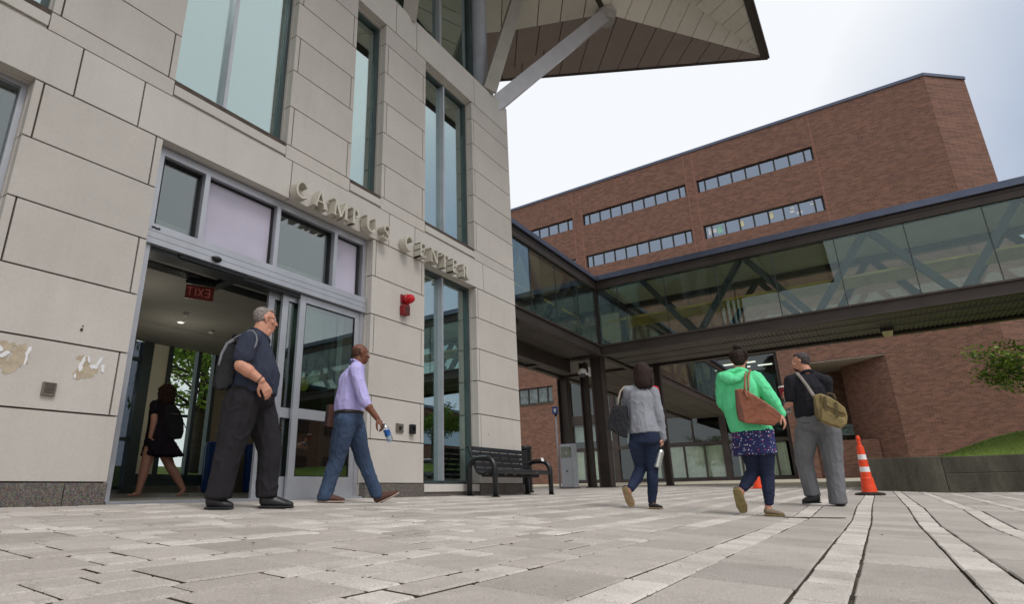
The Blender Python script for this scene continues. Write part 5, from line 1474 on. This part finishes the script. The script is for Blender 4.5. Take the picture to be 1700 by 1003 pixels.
# ---- the man in the lavender shirt
pm = Person('bald man in a lavender shirt and blue jeans walking past the sliding doors', (4.587,4.708,-.108), (500,550,.3091), 74, skin_m=SK_B, lip=LIP_B, brow=plain('black_brow', srgb(40,30,26), .8))
m_ = pm
m_.head(m_.p(319,124), size=1.0, neck=m_.p(300,186), nr=.062)
m_.hair([[((-.030,0,.030),(.080,.0785,.062)), ((-.045,0,-.01),(.055,.068,.035))]], hairm('cropped_black_hair', srgb(70,48,38), srgb(96,64,48), (50,50,50)), .005, .001, 60, 'cropped_hair')
lav = cloth('lavender_cotton', srgb(184,176,226), .05, 5, 300, .85, bump=.55); jean = cloth('blue_denim', srgb(58,73,96), .22, 3.2, 260, .9); 
sh = m_.wear('shirt', lav, .007, 3, .012, 8, (1.2,1.2,.35))
m_.chain(sh, [(m_.p(288,212),(.10,.155,.06)), (m_.p(272,262),(.142,.178,.10)), (m_.p(262,350),(.158,.172,.09)), (m_.p(258,405),(.168,.172,.05)), (m_.p(256,432),(.160,.165,.018))])
ra = [m_.p(290,212,-.17), m_.p(338,375,-.25), m_.p(408,468,-.27)]
la = [m_.p(300,212,.17), m_.p(235,350,.26), m_.p(188,440,.24)]
m_.limb(sh, [m_.p(300,186), ra[0]], [.062,.075]); m_.limb(sh, [m_.p(300,186), la[0]], [.062,.075])
m_.limb(sh, [ra[0], ra[0].lerp(ra[1],.5), ra[0].lerp(ra[1], 1.0)], [.080,.074,.066]); m_.limb(sh, [la[0], la[1], la[1].lerp(la[2],.1)], [.078,.066,.062])
cf = m_.wear('rolled_cuff', lav, .007, 2, .004, 20)
for arm in (ra, la):
    d_ = (arm[2]-arm[1]).normalized(); cf.hull([(arm[1] + d_*.01, (.066,.066,.066)), (arm[1] + d_*.045, (.056,.056,.056))], m_.fr)
for arm in (ra, la): m_.limb(m_.body, arm, [.055,.047,.031]); m_.limb(m_.body, [arm[1], arm[1].lerp(arm[2], .4)], [.046,.046])
m_.hand(ra[2], m_.p(442,512,-.28) - ra[2], m_.fw*.4 - m_.rt*.3 + V3((0,0,-.5)), -1, .85, 1.08)
m_.hand(la[2], m_.p(165,490,.22) - la[2], -m_.fw, 1, .5, 1.05)
co = m_.wear('collar', lav, .006, 2, 0)
for k in range(11):
    t = -2.6 + k*.52; pts = [m_.p(304,180) + m_.F*(.078*math.cos(tt)) + m_.L*(.080*math.sin(tt)) + V3((0,0,.000 - .05*math.cos(tt))) for tt in (t, t+.54)]
    co.hull([(pts[0], (.011,.011,.015)), (pts[1], (.011,.011,.015))], m_.fr)
m_.chain(m_.body, [(m_.p(288,225),(.09,.13,.06)), (m_.p(262,350),(.12,.14,.1)), (m_.p(255,450),(.12,.14,.06))])
tr_ = m_.wear('jeans', jean, .007, 3, .009, 8, (1,1,.7))
m_.chain(tr_, [(m_.p(257,440),(.160,.165,.03)), (m_.p(254,490),(.168,.172,.08))])
m_.limb(tr_, [m_.p(236,500,-.08), m_.p(214,590,-.09), m_.p(192,695,-.09), m_.p(160,780,-.09), m_.p(124,905,-.09)], [.128,.114,.090,.080,(.078,.070,.014)])
m_.limb(tr_, [m_.p(285,500,.08), m_.p(308,590,.09), m_.p(335,695,.09), m_.p(368,780,.09), m_.p(410,890,.09)], [.120,.108,.086,.074,(.070,.062,.014)])
m_.limb(m_.body, [m_.p(236,500,-.08), m_.p(192,695,-.09), m_.p(130,868,-.09)], [.08,.055,.04]); m_.limb(m_.body, [m_.p(285,500,.08), m_.p(335,695,.09), m_.p(402,858,.09)], [.08,.055,.04])
be = m_.wear('belt', plain('dark_belt_leather', srgb(44,34,30), .5), .007, 2, 0); m_.chain(be, [(m_.p(257,434),(.168,.173,.016)), (m_.p(257,448),(.168,.173,.016))])
SHP = (plain('brown_suede', srgb(84,56,46), .8, 0, .12, 20, .15, 90), plain('pale_rubber_sole', srgb(168,150,136), .8))
m_.shoe(m_.p(76,942,-.09), m_.p(238,940,-.09), (0,0,1), SHP, True, .050, .07, .024)
m_.shoe(m_.p(398,940,.09), m_.p(530,874,.09), (-.2*m_.F + V3((0,0,1))), SHP, False, .050, .07, .024)
m_.finish()
def bottle_obj(label, a, b, r_, kind, cap_m=None):
    """a is the cap end, b the base"""
    a, b = V3(a), V3(b); ax = (a-b).normalized(); L_ = (a-b).length; o = thing('water_bottle' if kind != 'steel' else 'steel_flask', label, 'bottle', b)
    if kind == 'steel':
        q = MB(); q.lathe(b, [(r_*.92,0),(r_,.01),(r_,L_*.80),(r_*.72,L_*.88),(r_*.72,L_*.90)], 24, ax); part(q, 'flask_body', M.setdefault('steel_b', plain('brushed_steel', srgb(196,198,194), .28, .9, .05, 20)), o, auto=40)
        q = MB(); q.lathe(b + ax*L_*.90, [(r_*.8,0),(r_*.8,L_*.09),(r_*.6,L_*.11)], 20, ax); part(q, 'cap', M['black_rub'], o, auto=40)
        q = MB(); e = ax.orthogonal().normalized(); q.tube([b + ax*L_*1.0 + e*r_*.6, b + ax*L_*1.12 + e*r_*.35, b + ax*L_*1.12 - e*r_*.35, b + ax*L_*1.0 - e*r_*.6], .005, 8); part(q, 'carry_loop', M['black_rub'], o, smooth=True)
    else:
        q = MB(); q.lathe(b, [(r_*.8,0),(r_,.012),(r_*.96,L_*.10),(r_,L_*.16),(r_*.96,L_*.22),(r_,L_*.28),(r_*.94,L_*.62),(r_,L_*.70),(r_*.7,L_*.84),(r_*.40,L_*.92),(r_*.40,L_*.94)], 22, ax)
        part(q, 'bottle_body', M.setdefault('pet', glass('clear_plastic', (.86,.90,.94,1), .10, .6, .08)), o, auto=50)
        q = MB(); q.lathe(b, [(r_*1.015,L_*.30),(r_*1.015,L_*.62)], 22, ax); part(q, 'label_wrap', M.setdefault('lab', cloth('blue_printed_label', srgb(34,84,150), .25, 16, 90, .4, [(26.0,.25,srgb(210,224,236))])), o, auto=50)
        q = MB(); q.lathe(b + ax*L_*.94, [(r_*.44,0),(r_*.44,L_*.06)], 16, ax); part(q, 'cap', M['white_paint'], o, auto=40)
        q = MB(); q.lathe(b + ax*.008, [(r_*.80,0),(r_*.86,L_*.26)], 18, ax); part(q, 'water', M.setdefault('wat', glass('pale_water', (.72,.80,.86,1), .12, .5, .02)), o, auto=40)
    return o
bottle_obj('clear plastic water bottle with a blue label in the hand of the man in lavender', pm.p(440,490,-.30), pm.p(482,596,-.30), .034, 'pet')
fo = thing('leather_folder', 'brown leather folder held behind the back of the man in lavender', 'folder', pm.p(162,460,.2))
child(fo, 'cover', slab(pm, [(150,393),(186,398),(186,520),(135,512)], .16, .20, .006, 2, .002, 10), [plain('brown_leather', srgb(88,50,38), .5, 0, .15, 12, .1, 80)])
q = MB(); q.bar(pm.p(148,396,.18), pm.p(134,512,.18), .012, .05); part(q, 'spine', M['rubber'], fo)

# ---- woman in grey with the black tote
gw = Person('woman with long dark brown hair in a grey long-sleeved top and navy jeans, walking away', (6.601,2.166,-.219), (990,590,.2692), 18, head_F=24, skin_m=SK_C, brow=plain('brown_brow', srgb(62,44,36), .8))
m_ = gw
m_.head(m_.p(288,112), size=.96, neck=m_.p(278,205), nr=.05)
HB = hairm('long_brown_hair', srgb(26,19,17), srgb(66,48,41), (70,70,4))
m_.hair([[((-.02,0,.045),(.098,.088,.088)), ((-.045,0,-.02),(.075,.092,.06))], [((-.045,0,-.02),(.075,.092,.06)), ((-.06,0,-.12),(.062,.098,.05)), ((-.055,.0,-.165),(.050,.096,.035))], [((.02,.07,-.02),(.04,.022,.06)), ((.0,.07,-.14),(.04,.028,.04))], [((.02,-.07,-.02),(.04,.022,.06)), ((.0,-.075,-.15),(.04,.028,.04))]], HB, .005, .008, 52)
m_.strands(HB, 190, 1.75, .205, .0042, 3, .092, .0, .088)
gry = cloth('heather_grey_jersey', srgb(146,148,156), .06, 5, 180, .92, bump=.5); nj = cloth('navy_denim', srgb(38,47,70), .14, 4)
sh = m_.wear('top', gry, .006, 4, .009, 9, (1,1,.5))
m_.chain(sh, [(m_.p(272,215),(.07,.12,.04)), (m_.p(270,262),(.115,.155,.09)), (m_.p(272,350),(.118,.152,.08)), (m_.p(286,430),(.135,.168,.06)), (m_.p(294,478),(.142,.180,.02))])
ra = [m_.p(352,228,.0), m_.p(388,375,-.02), m_.p(412,512,-.01)]; la = [m_.p(194,220,0), m_.p(180,345,.12), m_.p(225,400,.30)]
m_.limb(sh, [m_.p(276,202), ra[0]], [.05,.060]); m_.limb(sh, [m_.p(276,202), la[0]], [.05,.060])
m_.limb(sh, ra, [.063,.054,.040]); m_.limb(sh, la, [.060,.052,.042])
for arm in (ra, la): m_.limb(m_.body, arm, [.044,.036,.026])
m_.hand(ra[2], m_.p(402,575,.0) - ra[2], -m_.rt*.9 + m_.fw*.3, -1, .9, .92); m_.hand(la[2], m_.p(250,410,.4) - la[2], m_.rt, 1, .5, .9)
m_.chain(m_.body, [(m_.p(272,225),(.07,.10,.05)), (m_.p(276,380),(.09,.12,.08)), (m_.p(296,500),(.10,.13,.06))])
tr_ = m_.wear('jeans', nj, .006, 3, .006, 11, (.8,.8,.9))
m_.chain(tr_, [(m_.p(296,482),(.125,.168,.03)), (m_.p(298,540),(.140,.178,.06))])
m_.limb(tr_, [m_.p(252,560,.0), m_.p(262,625,.05), m_.p(278,690,.09), m_.p(248,760,.0), m_.p(214,818,-.10)], [.096,.082,.066,.064,.046])
m_.limb(tr_, [m_.p(342,560,.0), m_.p(343,640,.02), m_.p(346,715,.03), m_.p(348,800,.0), m_.p(344,908,.0)], [.098,.080,.064,.060,(.046,.044,.012)])
m_.limb(m_.body, [m_.p(252,560), m_.p(278,690,.09), m_.p(206,826,-.11)], [.07,.045,.032]); m_.limb(m_.body, [m_.p(342,560), m_.p(346,715,.03), m_.p(345,925,.0)], [.07,.045,.032])
SHG = (plain('black_canvas', srgb(32,30,34), .85, 0, .1, 20), plain('tan_rubber_sole', srgb(150,128,96), .85, 0, .15, 30, .3, 90))
m_.shoe(m_.p(322,955,-.02), m_.p(414,953,.02), (0,0,1), SHG, True, .040, .045, .016)
m_.shoe(m_.p(172,812,-.16), m_.p(222,940,-.06), m_.fw + V3((0,0,.3)), SHG, False, .044, .05, .016)
m_.limb(m_.body, [m_.p(206,826,-.11), m_.p(200,850,-.09)], [.032,.034])
sc2 = m_.wear('red_scarf', cloth('red_knit', srgb(176,44,58), .1, 12), .006, 2, .003, 20); m_.limb(sc2, [m_.p(340,196,.0), m_.p(372,205,.02), m_.p(382,235,.03)], [.022,.024,.016])
m_.finish()
bottle_obj('brushed steel flask hanging from the hand of the woman in grey', gw.p(403,572,-.02), gw.p(374,694,-.03), .036, 'steel')
tb = thing('tote_bag', 'black tote bag hanging from the left shoulder of the woman in grey', 'bag', gw.p(130,420,-.05))
child(tb, 'bag_body', slab(gw, [(106,308),(190,312),(193,420),(190,512),(150,500),(108,478),(64,450),(82,385)], -.14, .04, .008, 6, .007, 8, .0), [cloth('black_leatherette', srgb(34,34,38), .12, 8, 200, .6)])
for dd, off in ((-.07,0),(.0,10)):
    q = MB(); q.tube([gw.p(135+off,310,dd-.04), gw.p(136+off,270,dd-.03), gw.p(148+off,225,dd), gw.p(172,196,.0), gw.p(186,194,.03), gw.p(192,215,.07)], .011, 8); part(q, 'strap', cloth('tan_strap', srgb(160,146,132), .1) if off == 0 else M['black_rub'], tb, smooth=True)

# ---- woman in the green hoodie
gn = Person('woman with a dark hair bun in a bright green hooded top and speckled navy skirt', (6.45,1.036,-.274), (1170,560,.3091), 14, head_F=2, skin_m=SK_C, brow=plain('dark_brow', srgb(46,34,28), .8))
m_ = gn
m_.head(m_.p(184,122), size=.97, neck=m_.p(184,205), nr=.052)
HD = hairm('dark_brown_hair', srgb(22,16,14), srgb(60,44,36), (60,60,14))
m_.hair([[((-.02,0,.034),(.096,.083,.082)), ((-.05,0,-.02),(.055,.066,.05))], [((-.045,.0,.136),(.034,.040,.031))], [((-.055,0,-.05),(.03,.05,.03))]], HD, .005, .004, 45); m_.strands(HD, 60, 1.5, .02, .003, 8, .088, .1, .076, 'stray_hairs')
grn = cloth('bright_green_fleece', srgb(104,222,158), .06, 5, 240, .92, bump=.55); nav = cloth('navy_leggings', srgb(38,44,66), .08, 6)
sk = cloth('navy_speckled_skirt', srgb(50,52,96), .08, 6, 200, .9, [(34.0,.20,srgb(206,206,220)),(27.0,.16,srgb(176,66,96)),(31.0,.15,srgb(92,130,176))])
sh = m_.wear('hooded_top', grn, .006, 4, .011, 7, (1,1,.5))
m_.chain(sh, [(m_.p(184,212),(.09,.14,.04)), (m_.p(188,270),(.135,.180,.10)), (m_.p(196,360),(.145,.182,.09)), (m_.p(226,450),(.160,.196,.06)), (m_.p(252,505),(.165,.204,.02))])
ra = [m_.p(270,222,.0), m_.p(348,318,-.03), m_.p(410,412,-.02)]; la = [m_.p(100,222,0), m_.p(92,345,.06), m_.p(150,425,.25)]
m_.limb(sh, [m_.p(186,196), ra[0]], [.058,.068]); m_.limb(sh, [m_.p(186,196), la[0]], [.058,.068])
m_.limb(sh, ra, [.078,.064,.042]); m_.limb(sh, la, [.076,.062,.046])
hd_ = m_.wear('hood', grn, .007, 3, .008, 10)
m_.chain(hd_, [(m_.p(128,196,-.05),(.07,.07,.035)), (m_.p(178,178,-.06),(.06,.07,.030)), (m_.p(228,196,-.03),(.05,.05,.03))])
m_.chain(hd_, [(m_.p(110,215,-.09),(.06,.075,.05)), (m_.p(150,232,-.13),(.055,.085,.04)), (m_.p(200,205,-.10),(.045,.06,.035))])
for arm in (ra, la): m_.limb(m_.body, arm, [.048,.040,.027])
m_.hand(ra[2], m_.p(436,470,-.02) - ra[2], -m_.rt*.9 + m_.fw*.2, -1, .38, .95); m_.hand(la[2], m_.p(200,440,.36) - la[2], m_.rt, 1, .5, .9)
m_.chain(m_.body, [(m_.p(186,225),(.08,.11,.05)), (m_.p(200,380),(.10,.13,.08)), (m_.p(255,540),(.11,.14,.06))])
skm = m_.wear('skirt', sk, .007, 2, .012, 9, (1.6,1.6,.3))
m_.chain(skm, [(m_.p(254,498),(.150,.192,.02)), (m_.p(260,560),(.165,.200,.04)), (m_.p(264,630),(.172,.206,.012))])
lg = m_.wear('leggings', nav, .006, 3, .006, 18)
m_.limb(lg, [m_.p(238,610,.0), m_.p(258,680,.06), m_.p(262,720,.07), m_.p(232,770,-.02), m_.p(208,808,-.09)], [.088,.074,.064,.058,.044])
m_.limb(lg, [m_.p(324,610,.0), m_.p(332,690,.02), m_.p(336,750,.03), m_.p(342,820,.0), m_.p(346,900,.0)], [.092,.074,.064,.056,(.042,.040,.012)])
m_.limb(m_.body, [m_.p(238,610), m_.p(262,720,.07), m_.p(196,822,-.10)], [.07,.045,.032]); m_.limb(m_.body, [m_.p(324,610), m_.p(336,750,.03), m_.p(342,935,.0)], [.07,.045,.031])
SHN = (plain('taupe_canvas', srgb(120,104,84), .85, 0, .1, 20), plain('olive_tan_sole', srgb(132,118,78), .85, 0, .15, 30, .3, 90))
m_.shoe(m_.p(318,966,-.02), m_.p(434,964,.02), (0,0,1), SHN, True, .044, .048, .018)
m_.shoe(m_.p(168,812,-.15), m_.p(212,950,-.05), m_.fw + V3((0,0,.3)), SHN, False, .047, .055, .018)
m_.limb(m_.body, [m_.p(196,822,-.10), m_.p(192,845,-.08)], [.032,.034])
m_.finish()
bg_ = thing('shoulder_bag', 'brown leather shoulder bag under the arm of the woman in the green hoodie', 'bag', gn.p(280,390,-.2))
TL = plain('tan_brown_leather', srgb(142,84,58), .38, 0, .16, 9, .35, 26)
child(bg_, 'bag_body', slab(gn, [(163,282),(196,276),(236,292),(300,332),(380,388),(414,418),(408,446),(370,476),(300,470),(222,462),(184,450),(172,400)], -.30, -.17, .007, 6, .005, 6, .0), [TL])
child(bg_, 'end_gusset', slab(gn, [(161,284),(176,282),(212,420),(216,458),(182,448),(170,400)], -.305, -.165, .006, 3, .002, 12), [plain('dark_brown_leather', srgb(98,58,42), .45, 0, .14, 9, .3, 30)])
q = MB()
for x0, dd in ((214,-.31),(232,-.23)):
    q = MB(); q.tube([gn.p(x0,300,dd), gn.p(x0+2,270,dd+.01), gn.p(x0+2,225,dd+.06), gn.p(x0+6,190,-.10), gn.p(x0+12,178,-.03), gn.p(x0+22,190,.06), gn.p(x0+24,230,.12)], .0105, 8); part(q, 'strap', TL, bg_, smooth=True)
q = MB(); q.tube([gn.p(214,290,-.312), gn.p(224,318,-.318), gn.p(236,332,-.318)], .008, 6); part(q, 'tassel', TL, bg_, smooth=True)

# ---- man in black polo with the khaki bag
bm_ = Person('man in a black polo shirt and grey trousers looking left as he walks away', (8.25,.70,-.226), (1280,570,.2793), -22, head_F=-76, skin_m=SK_A, brow=plain('dark_hair_brow', srgb(52,40,36), .8))
m_ = bm_
m_.head(m_.p(176,116), size=1.0, neck=m_.p(216,186), nr=.062)
m_.marks.append((m_.hq(.06,0,-.09), .036, 2))
HS = hairm('short_dark_hair', srgb(40,34,34), srgb(92,84,86), (30,30,30))
m_.hair([[((-.030,0,.050),(.086,.080,.078)), ((-.05,0,.0),(.052,.070,.045))], [((.004,0,.088),(.070,.062,.034))], [((-.02,0,.0),(.034,.080,.034))]], HS, .005, .003, 55)
bk_ = cloth('black_knit', srgb(34,34,40), .1, 6); gy = cloth('mid_grey_flannel', srgb(112,112,116), .07, 5, 260)
sh = m_.wear('polo_shirt', bk_, .007, 4, .010, 7, (1,1,.5))
m_.chain(sh, [(m_.p(222,205),(.10,.17,.05)), (m_.p(226,270),(.150,.198,.11)), (m_.p(236,360),(.165,.200,.09)), (m_.p(252,425),(.175,.205,.05)), (m_.p(256,442),(.17,.20,.02))])
la = [m_.p(124,228,-.02), m_.p(120,352,-.03), m_.p(92,372,.20)]; ra = [m_.p(318,225,.0), m_.p(325,345,.12), m_.p(130,335,.32)]
m_.limb(sh, [m_.p(220,188), la[0]], [.066,.080]); m_.limb(sh, [m_.p(220,188), ra[0]], [.066,.080])
m_.limb(sh, [la[0], la[0].lerp(la[1], .80)], [.086,.080]); m_.limb(sh, [ra[0], ra[0].lerp(ra[1],.8)], [.086,.078])
m_.limb(m_.body, la, [.060,.055,.032]); m_.limb(m_.body, [ra[0], ra[1]], [.06,.054]); m_.limb(m_.body, [ra[1], m_.p(230,345,.34), ra[2]], [.052,.045,.032])
m_.hand(la[2], m_.p(98,395,.30) - la[2], -m_.rt*.2 + V3((0,0,.8)), -1, .75, 1.05); m_.hand(ra[2], m_.p(82,318,.33) - ra[2], -m_.fw*.6 + V3((0,0,.2)), 1, .9, 1.05)
co = m_.wear('collar', bk_, .007, 2, 0)
for k in range(12):
    t = k*.53; pts = [m_.p(216,190) + m_.F*(.082*math.cos(tt)) + m_.L*(.086*math.sin(tt)) + V3((0,0,.012 - .03*math.cos(tt))) for tt in (t, t+.55)]
    co.hull([(pts[0], (.011,.011,.022)), (pts[1], (.011,.011,.022))], m_.fr)
m_.chain(m_.body, [(m_.p(222,220),(.10,.14,.05)), (m_.p(236,370),(.13,.15,.1)), (m_.p(270,480),(.13,.16,.06))])
tr_ = m_.wear('trousers', gy, .007, 4, .011, 6, (1,1,.5))
m_.chain(tr_, [(m_.p(262,440),(.17,.205,.03)), (m_.p(274,505),(.18,.222,.09))])
m_.limb(tr_, [m_.p(212,535,.0), m_.p(200,620,.02), m_.p(196,695,.05), m_.p(218,800,.02), m_.p(248,906,.02)], [.132,.120,.104,.092,(.096,.086,.014)])
m_.limb(tr_, [m_.p(340,535,.0), m_.p(355,620,.0), m_.p(368,715,.0), m_.p(386,820,-.02), m_.p(398,952,-.03)], [.140,.126,.106,.096,(.092,.092,.014)])
m_.limb(m_.body, [m_.p(212,535), m_.p(196,695,.05), m_.p(246,890)], [.1,.06,.042]); m_.limb(m_.body, [m_.p(340,535), m_.p(368,715), m_.p(398,920,-.03)], [.1,.06,.042])
m_.shoe(m_.p(304,952,-.03), m_.p(184,958,-.01), (0,0,1), SHB, False, .050, .095, .018)
m_.shoe(m_.p(414,978,-.10), m_.p(418,966,.17), (0,0,1), SHB, True, .052, .07, .026)
pk = MB(); pk.bar(m_.p(182,474,-.195), m_.p(228,474,-.20), .004, .006); m_.kids.append(('pocket_seam', pk, [bk_]))
m_.finish()
mg = thing('messenger_bag', 'khaki canvas messenger bag slung across the back of the man in the black polo', 'bag', bm_.p(350,410,-.25))
KH = cloth('khaki_canvas', srgb(144,126,88), .14, 9, 220, .9); KD = cloth('dark_khaki_canvas', srgb(98,86,62), .14, 9)
child(mg, 'bag_body', slab(bm_, [(250,312),(296,300),(340,318),(392,350),(440,388),(455,440),(450,478),(416,510),(350,492),(288,468),(262,430)], -.36, -.21, .008, 6, .004, 6), [KH])
child(mg, 'flap', slab(bm_, [(292,302),(338,316),(392,346),(438,386),(446,424),(410,412),(350,384),(300,352)], -.385, -.30, .007, 4, .006, 11), [KH])
child(mg, 'front_pocket', slab(bm_, [(300,388),(350,412),(410,440),(440,446),(440,480),(412,500),(350,482),(298,458)], -.392, -.34, .007, 3, .005, 11), [KH])
child(mg, 'end_gusset', slab(bm_, [(248,314),(262,310),(282,420),(296,466),(286,468),(260,430)], -.365, -.205, .006, 2, .002, 11), [KD])
q = MB()
for (x0,y0),(x1,y1) in (((318,318),(330,400)),((384,352),(396,440))): q.bar(bm_.p(x0,y0,-.398), bm_.p(x1,y1,-.40), .028, .008, bm_.fw)
part(q, 'buckle_straps', KD, mg)
q = MB(); pts = [(252,312,-.30),(238,290,-.26),(215,255,-.20),(185,215,-.155),(160,186,-.085),(150,178,-.02),(150,190,.06)]
for a, b in zip(pts, pts[1:]): q.hull([(bm_.p(*a),(.006,.020,.020)),(bm_.p(*b),(.006,.020,.020))], (bm_.fw, bm_.rt, V3((0,0,1))))
child(mg, 'shoulder_strap', remesh(q, .006, 1), [cloth('grey_webbing', srgb(142,136,128), .1)])
q = MB(); q.tube([bm_.p(330,312,-.30), bm_.p(345,298,-.29), bm_.p(372,306,-.29), bm_.p(384,334,-.30)], .012, 8); part(q, 'grab_handle', KD, mg, smooth=True)
cu_ = thing('paper_cup', 'red paper cup with a white lid held by the man in the black polo', 'cup', bm_.p(76,300,.36))
c0 = bm_.p(74,318,.38); q = MB(); q.lathe(c0, [(.030,0),(.042,.115)], 22); part(q, 'cup_body', plain('dark_red_card', srgb(136,26,44), .5), cu_, auto=50)
q = MB(); q.lathe(c0 + V3((0,0,.116)), [(.045,0),(.045,.010),(.040,.014),(.038,.022),(.02,.022)], 22); part(q, 'lid', M['white_paint'], cu_, auto=50)
bottle_obj('clear bottle with a blue label held by the man in the black polo', bm_.p(84,330,.28), bm_.p(104,412,.28), .036, 'pet')

# ---- woman inside the lobby
lw_ = Person('woman with wavy dark hair in a short black dress walking through the lobby', (4.29,8.382,-.0), (170,600,.2493), -52, head_F=-48, skin_m=SK_C, brow=plain('black_brow_2', srgb(40,30,26), .8))
m_ = lw_
m_.head(m_.p(424,205), size=.96, neck=m_.p(400,268), nr=.05)
m_.hair([[((-.02,0,.045),(.100,.092,.090)), ((-.05,0,-.02),(.080,.102,.06))], [((-.05,0,-.02),(.080,.102,.06)), ((-.07,0,-.12),(.075,.120,.06)), ((-.07,.0,-.17),(.06,.11,.04))], [((.02,.075,-.02),(.045,.025,.06)), ((.0,.085,-.14),(.05,.035,.05))]], hairm('wavy_black_hair', srgb(26,18,17), srgb(70,48,38), (24,24,24)), .007, .013, 26)
m_.strands(hairm('wavy_dark_strands', srgb(26,18,17), srgb(80,54,42), (24,24,24)), 130, 1.9, .235, .007, 5, .112, .9, .105)
dr = cloth('black_jersey', srgb(36,28,38), .1, 6)
sh = m_.wear('dress', dr, .009, 3, .010, 8, (1,1,.5))
m_.chain(sh, [(m_.p(392,280),(.08,.13,.04)), (m_.p(384,330),(.135,.155,.09)), (m_.p(374,420),(.135,.15,.08)), (m_.p(372,480),(.15,.165,.05))])
skt = m_.wear('flared_skirt', dr, .009, 2, .018, 9, (2,2,.25))
m_.chain(skt, [(m_.p(374,470),(.15,.165,.03)), (m_.p(384,550),(.21,.21,.03)), (m_.p(402,630),(.30,.24,.012))])
la = [m_.p(348,292,-.10), m_.p(344,402,-.15), m_.p(320,505,-.14)]; ra = [m_.p(440,292,.12), m_.p(455,400,.2), m_.p(430,500,.25)]
m_.limb(sh, [m_.p(396,272), la[0]], [.05,.066]); m_.limb(sh, [m_.p(396,272), ra[0]], [.05,.066]); m_.limb(sh, [la[0], la[0].lerp(la[1],.42)], [.070,.064]); m_.limb(sh, [ra[0], ra[0].lerp(ra[1],.42)], [.070,.064])
for arm in (la, ra): m_.limb(m_.body, arm, [.052,.044,.029])
m_.hand(la[2], m_.p(352,552,-.10) - la[2], m_.rt + V3((0,0,.4)), 1, .7, .95); m_.hand(ra[2], m_.p(440,560,.25) - ra[2], -m_.fw, 1, .4, .9)
m_.chain(m_.body, [(m_.p(390,300),(.09,.12,.05)), (m_.p(374,430),(.10,.12,.08)), (m_.p(380,540),(.12,.13,.06))])
m_.limb(m_.body, [m_.p(320,585,-.06), m_.p(285,700,-.06), m_.p(275,745,-.06), m_.p(238,872,-.06)], [.088,.066,.064,.036])
m_.limb(m_.body, [m_.p(405,590,.06), m_.p(450,700,.06), m_.p(482,750,.05), m_.p(536,850,.03)], [.088,.066,.064,.036])
m_.limb(m_.body, [m_.p(242,880,-.06), m_.p(205,893,-.06), m_.p(168,897,-.06)], [.034,.028,.016]); m_.limb(m_.body, [m_.p(540,862,.03), m_.p(520,885,.03), m_.p(496,893,.03)], [.032,.03,.018])
SHF = (plain('tan_sandal_strap', srgb(188,150,124), .7), plain('sandal_sole', srgb(120,84,64), .8))
def sandal(h_, t_, up):
    h_, t_ = V3(h_), V3(t_); a = (t_-h_).normalized(); L_ = (t_-h_).length; n = V3(up); n = (n - a*n.dot(a)).normalized(); b = n.cross(a); fr = (a,b,n)
    s_ = MB(); s_.hull([(h_ + a*L_*.14, (L_*.14,.032,.007)), (h_ + a*L_*.75, (L_*.2,.042,.007)), (h_ + a*L_*.9, (L_*.1,.03,.007))], fr)
    q_ = MB(); q_.tube([h_ + a*L_*.5 + b*.036 + n*.01, h_ + a*L_*.62 + b*.022 + n*.05, h_ + a*L_*.8 + n*.03, h_ + a*L_*.62 - b*.022 + n*.05, h_ + a*L_*.5 - b*.036 + n*.01], .006, 6)
    m_.kids.append(('sandal', s_, [SHF[1]], ('sandal_strap', q_, SHF[0])))
sandal(m_.p(264,906,-.06), m_.p(152,910,-.06), (0,0,1)); sandal(m_.p(580,886,.03), m_.p(488,908,.03), (-.1,0,1))
m_.finish(.006)
bp2 = thing('school_backpack', 'plain black backpack on the back of the woman in the lobby', 'backpack', lw_.p(470,400,0))
child(bp2, 'pack_body', slab(lw_, [(408,296),(440,284),(484,292),(516,330),(540,400),(540,470),(528,512),(480,520),(420,506),(404,400)], -.12, .20, .010, 7, .005, 8), [GB])
child(bp2, 'front_pocket', slab(lw_, [(440,400),(535,412),(538,470),(526,516),(480,522),(440,505)], -.155, -.06, .008, 5, .003, 9), [GB])
q = MB(); q.bar(lw_.p(462,350,-.135), lw_.p(508,354,-.135), .010, .02, lw_.fw); part(q, 'woven_patch', GG, bp2)
q = MB(); q.tube([lw_.p(415,300,-.08), lw_.p(385,275,-.06), lw_.p(352,290,-.16), lw_.p(350,330,-.20)], .016, 8); part(q, 'shoulder_strap', GB, bp2, smooth=True)
q = MB(); q.tube([lw_.p(534,400,-.05), lw_.p(545,420,-.05), lw_.p(556,446,-.05)], .007, 6); part(q, 'loose_strap', GB, bp2, smooth=True)
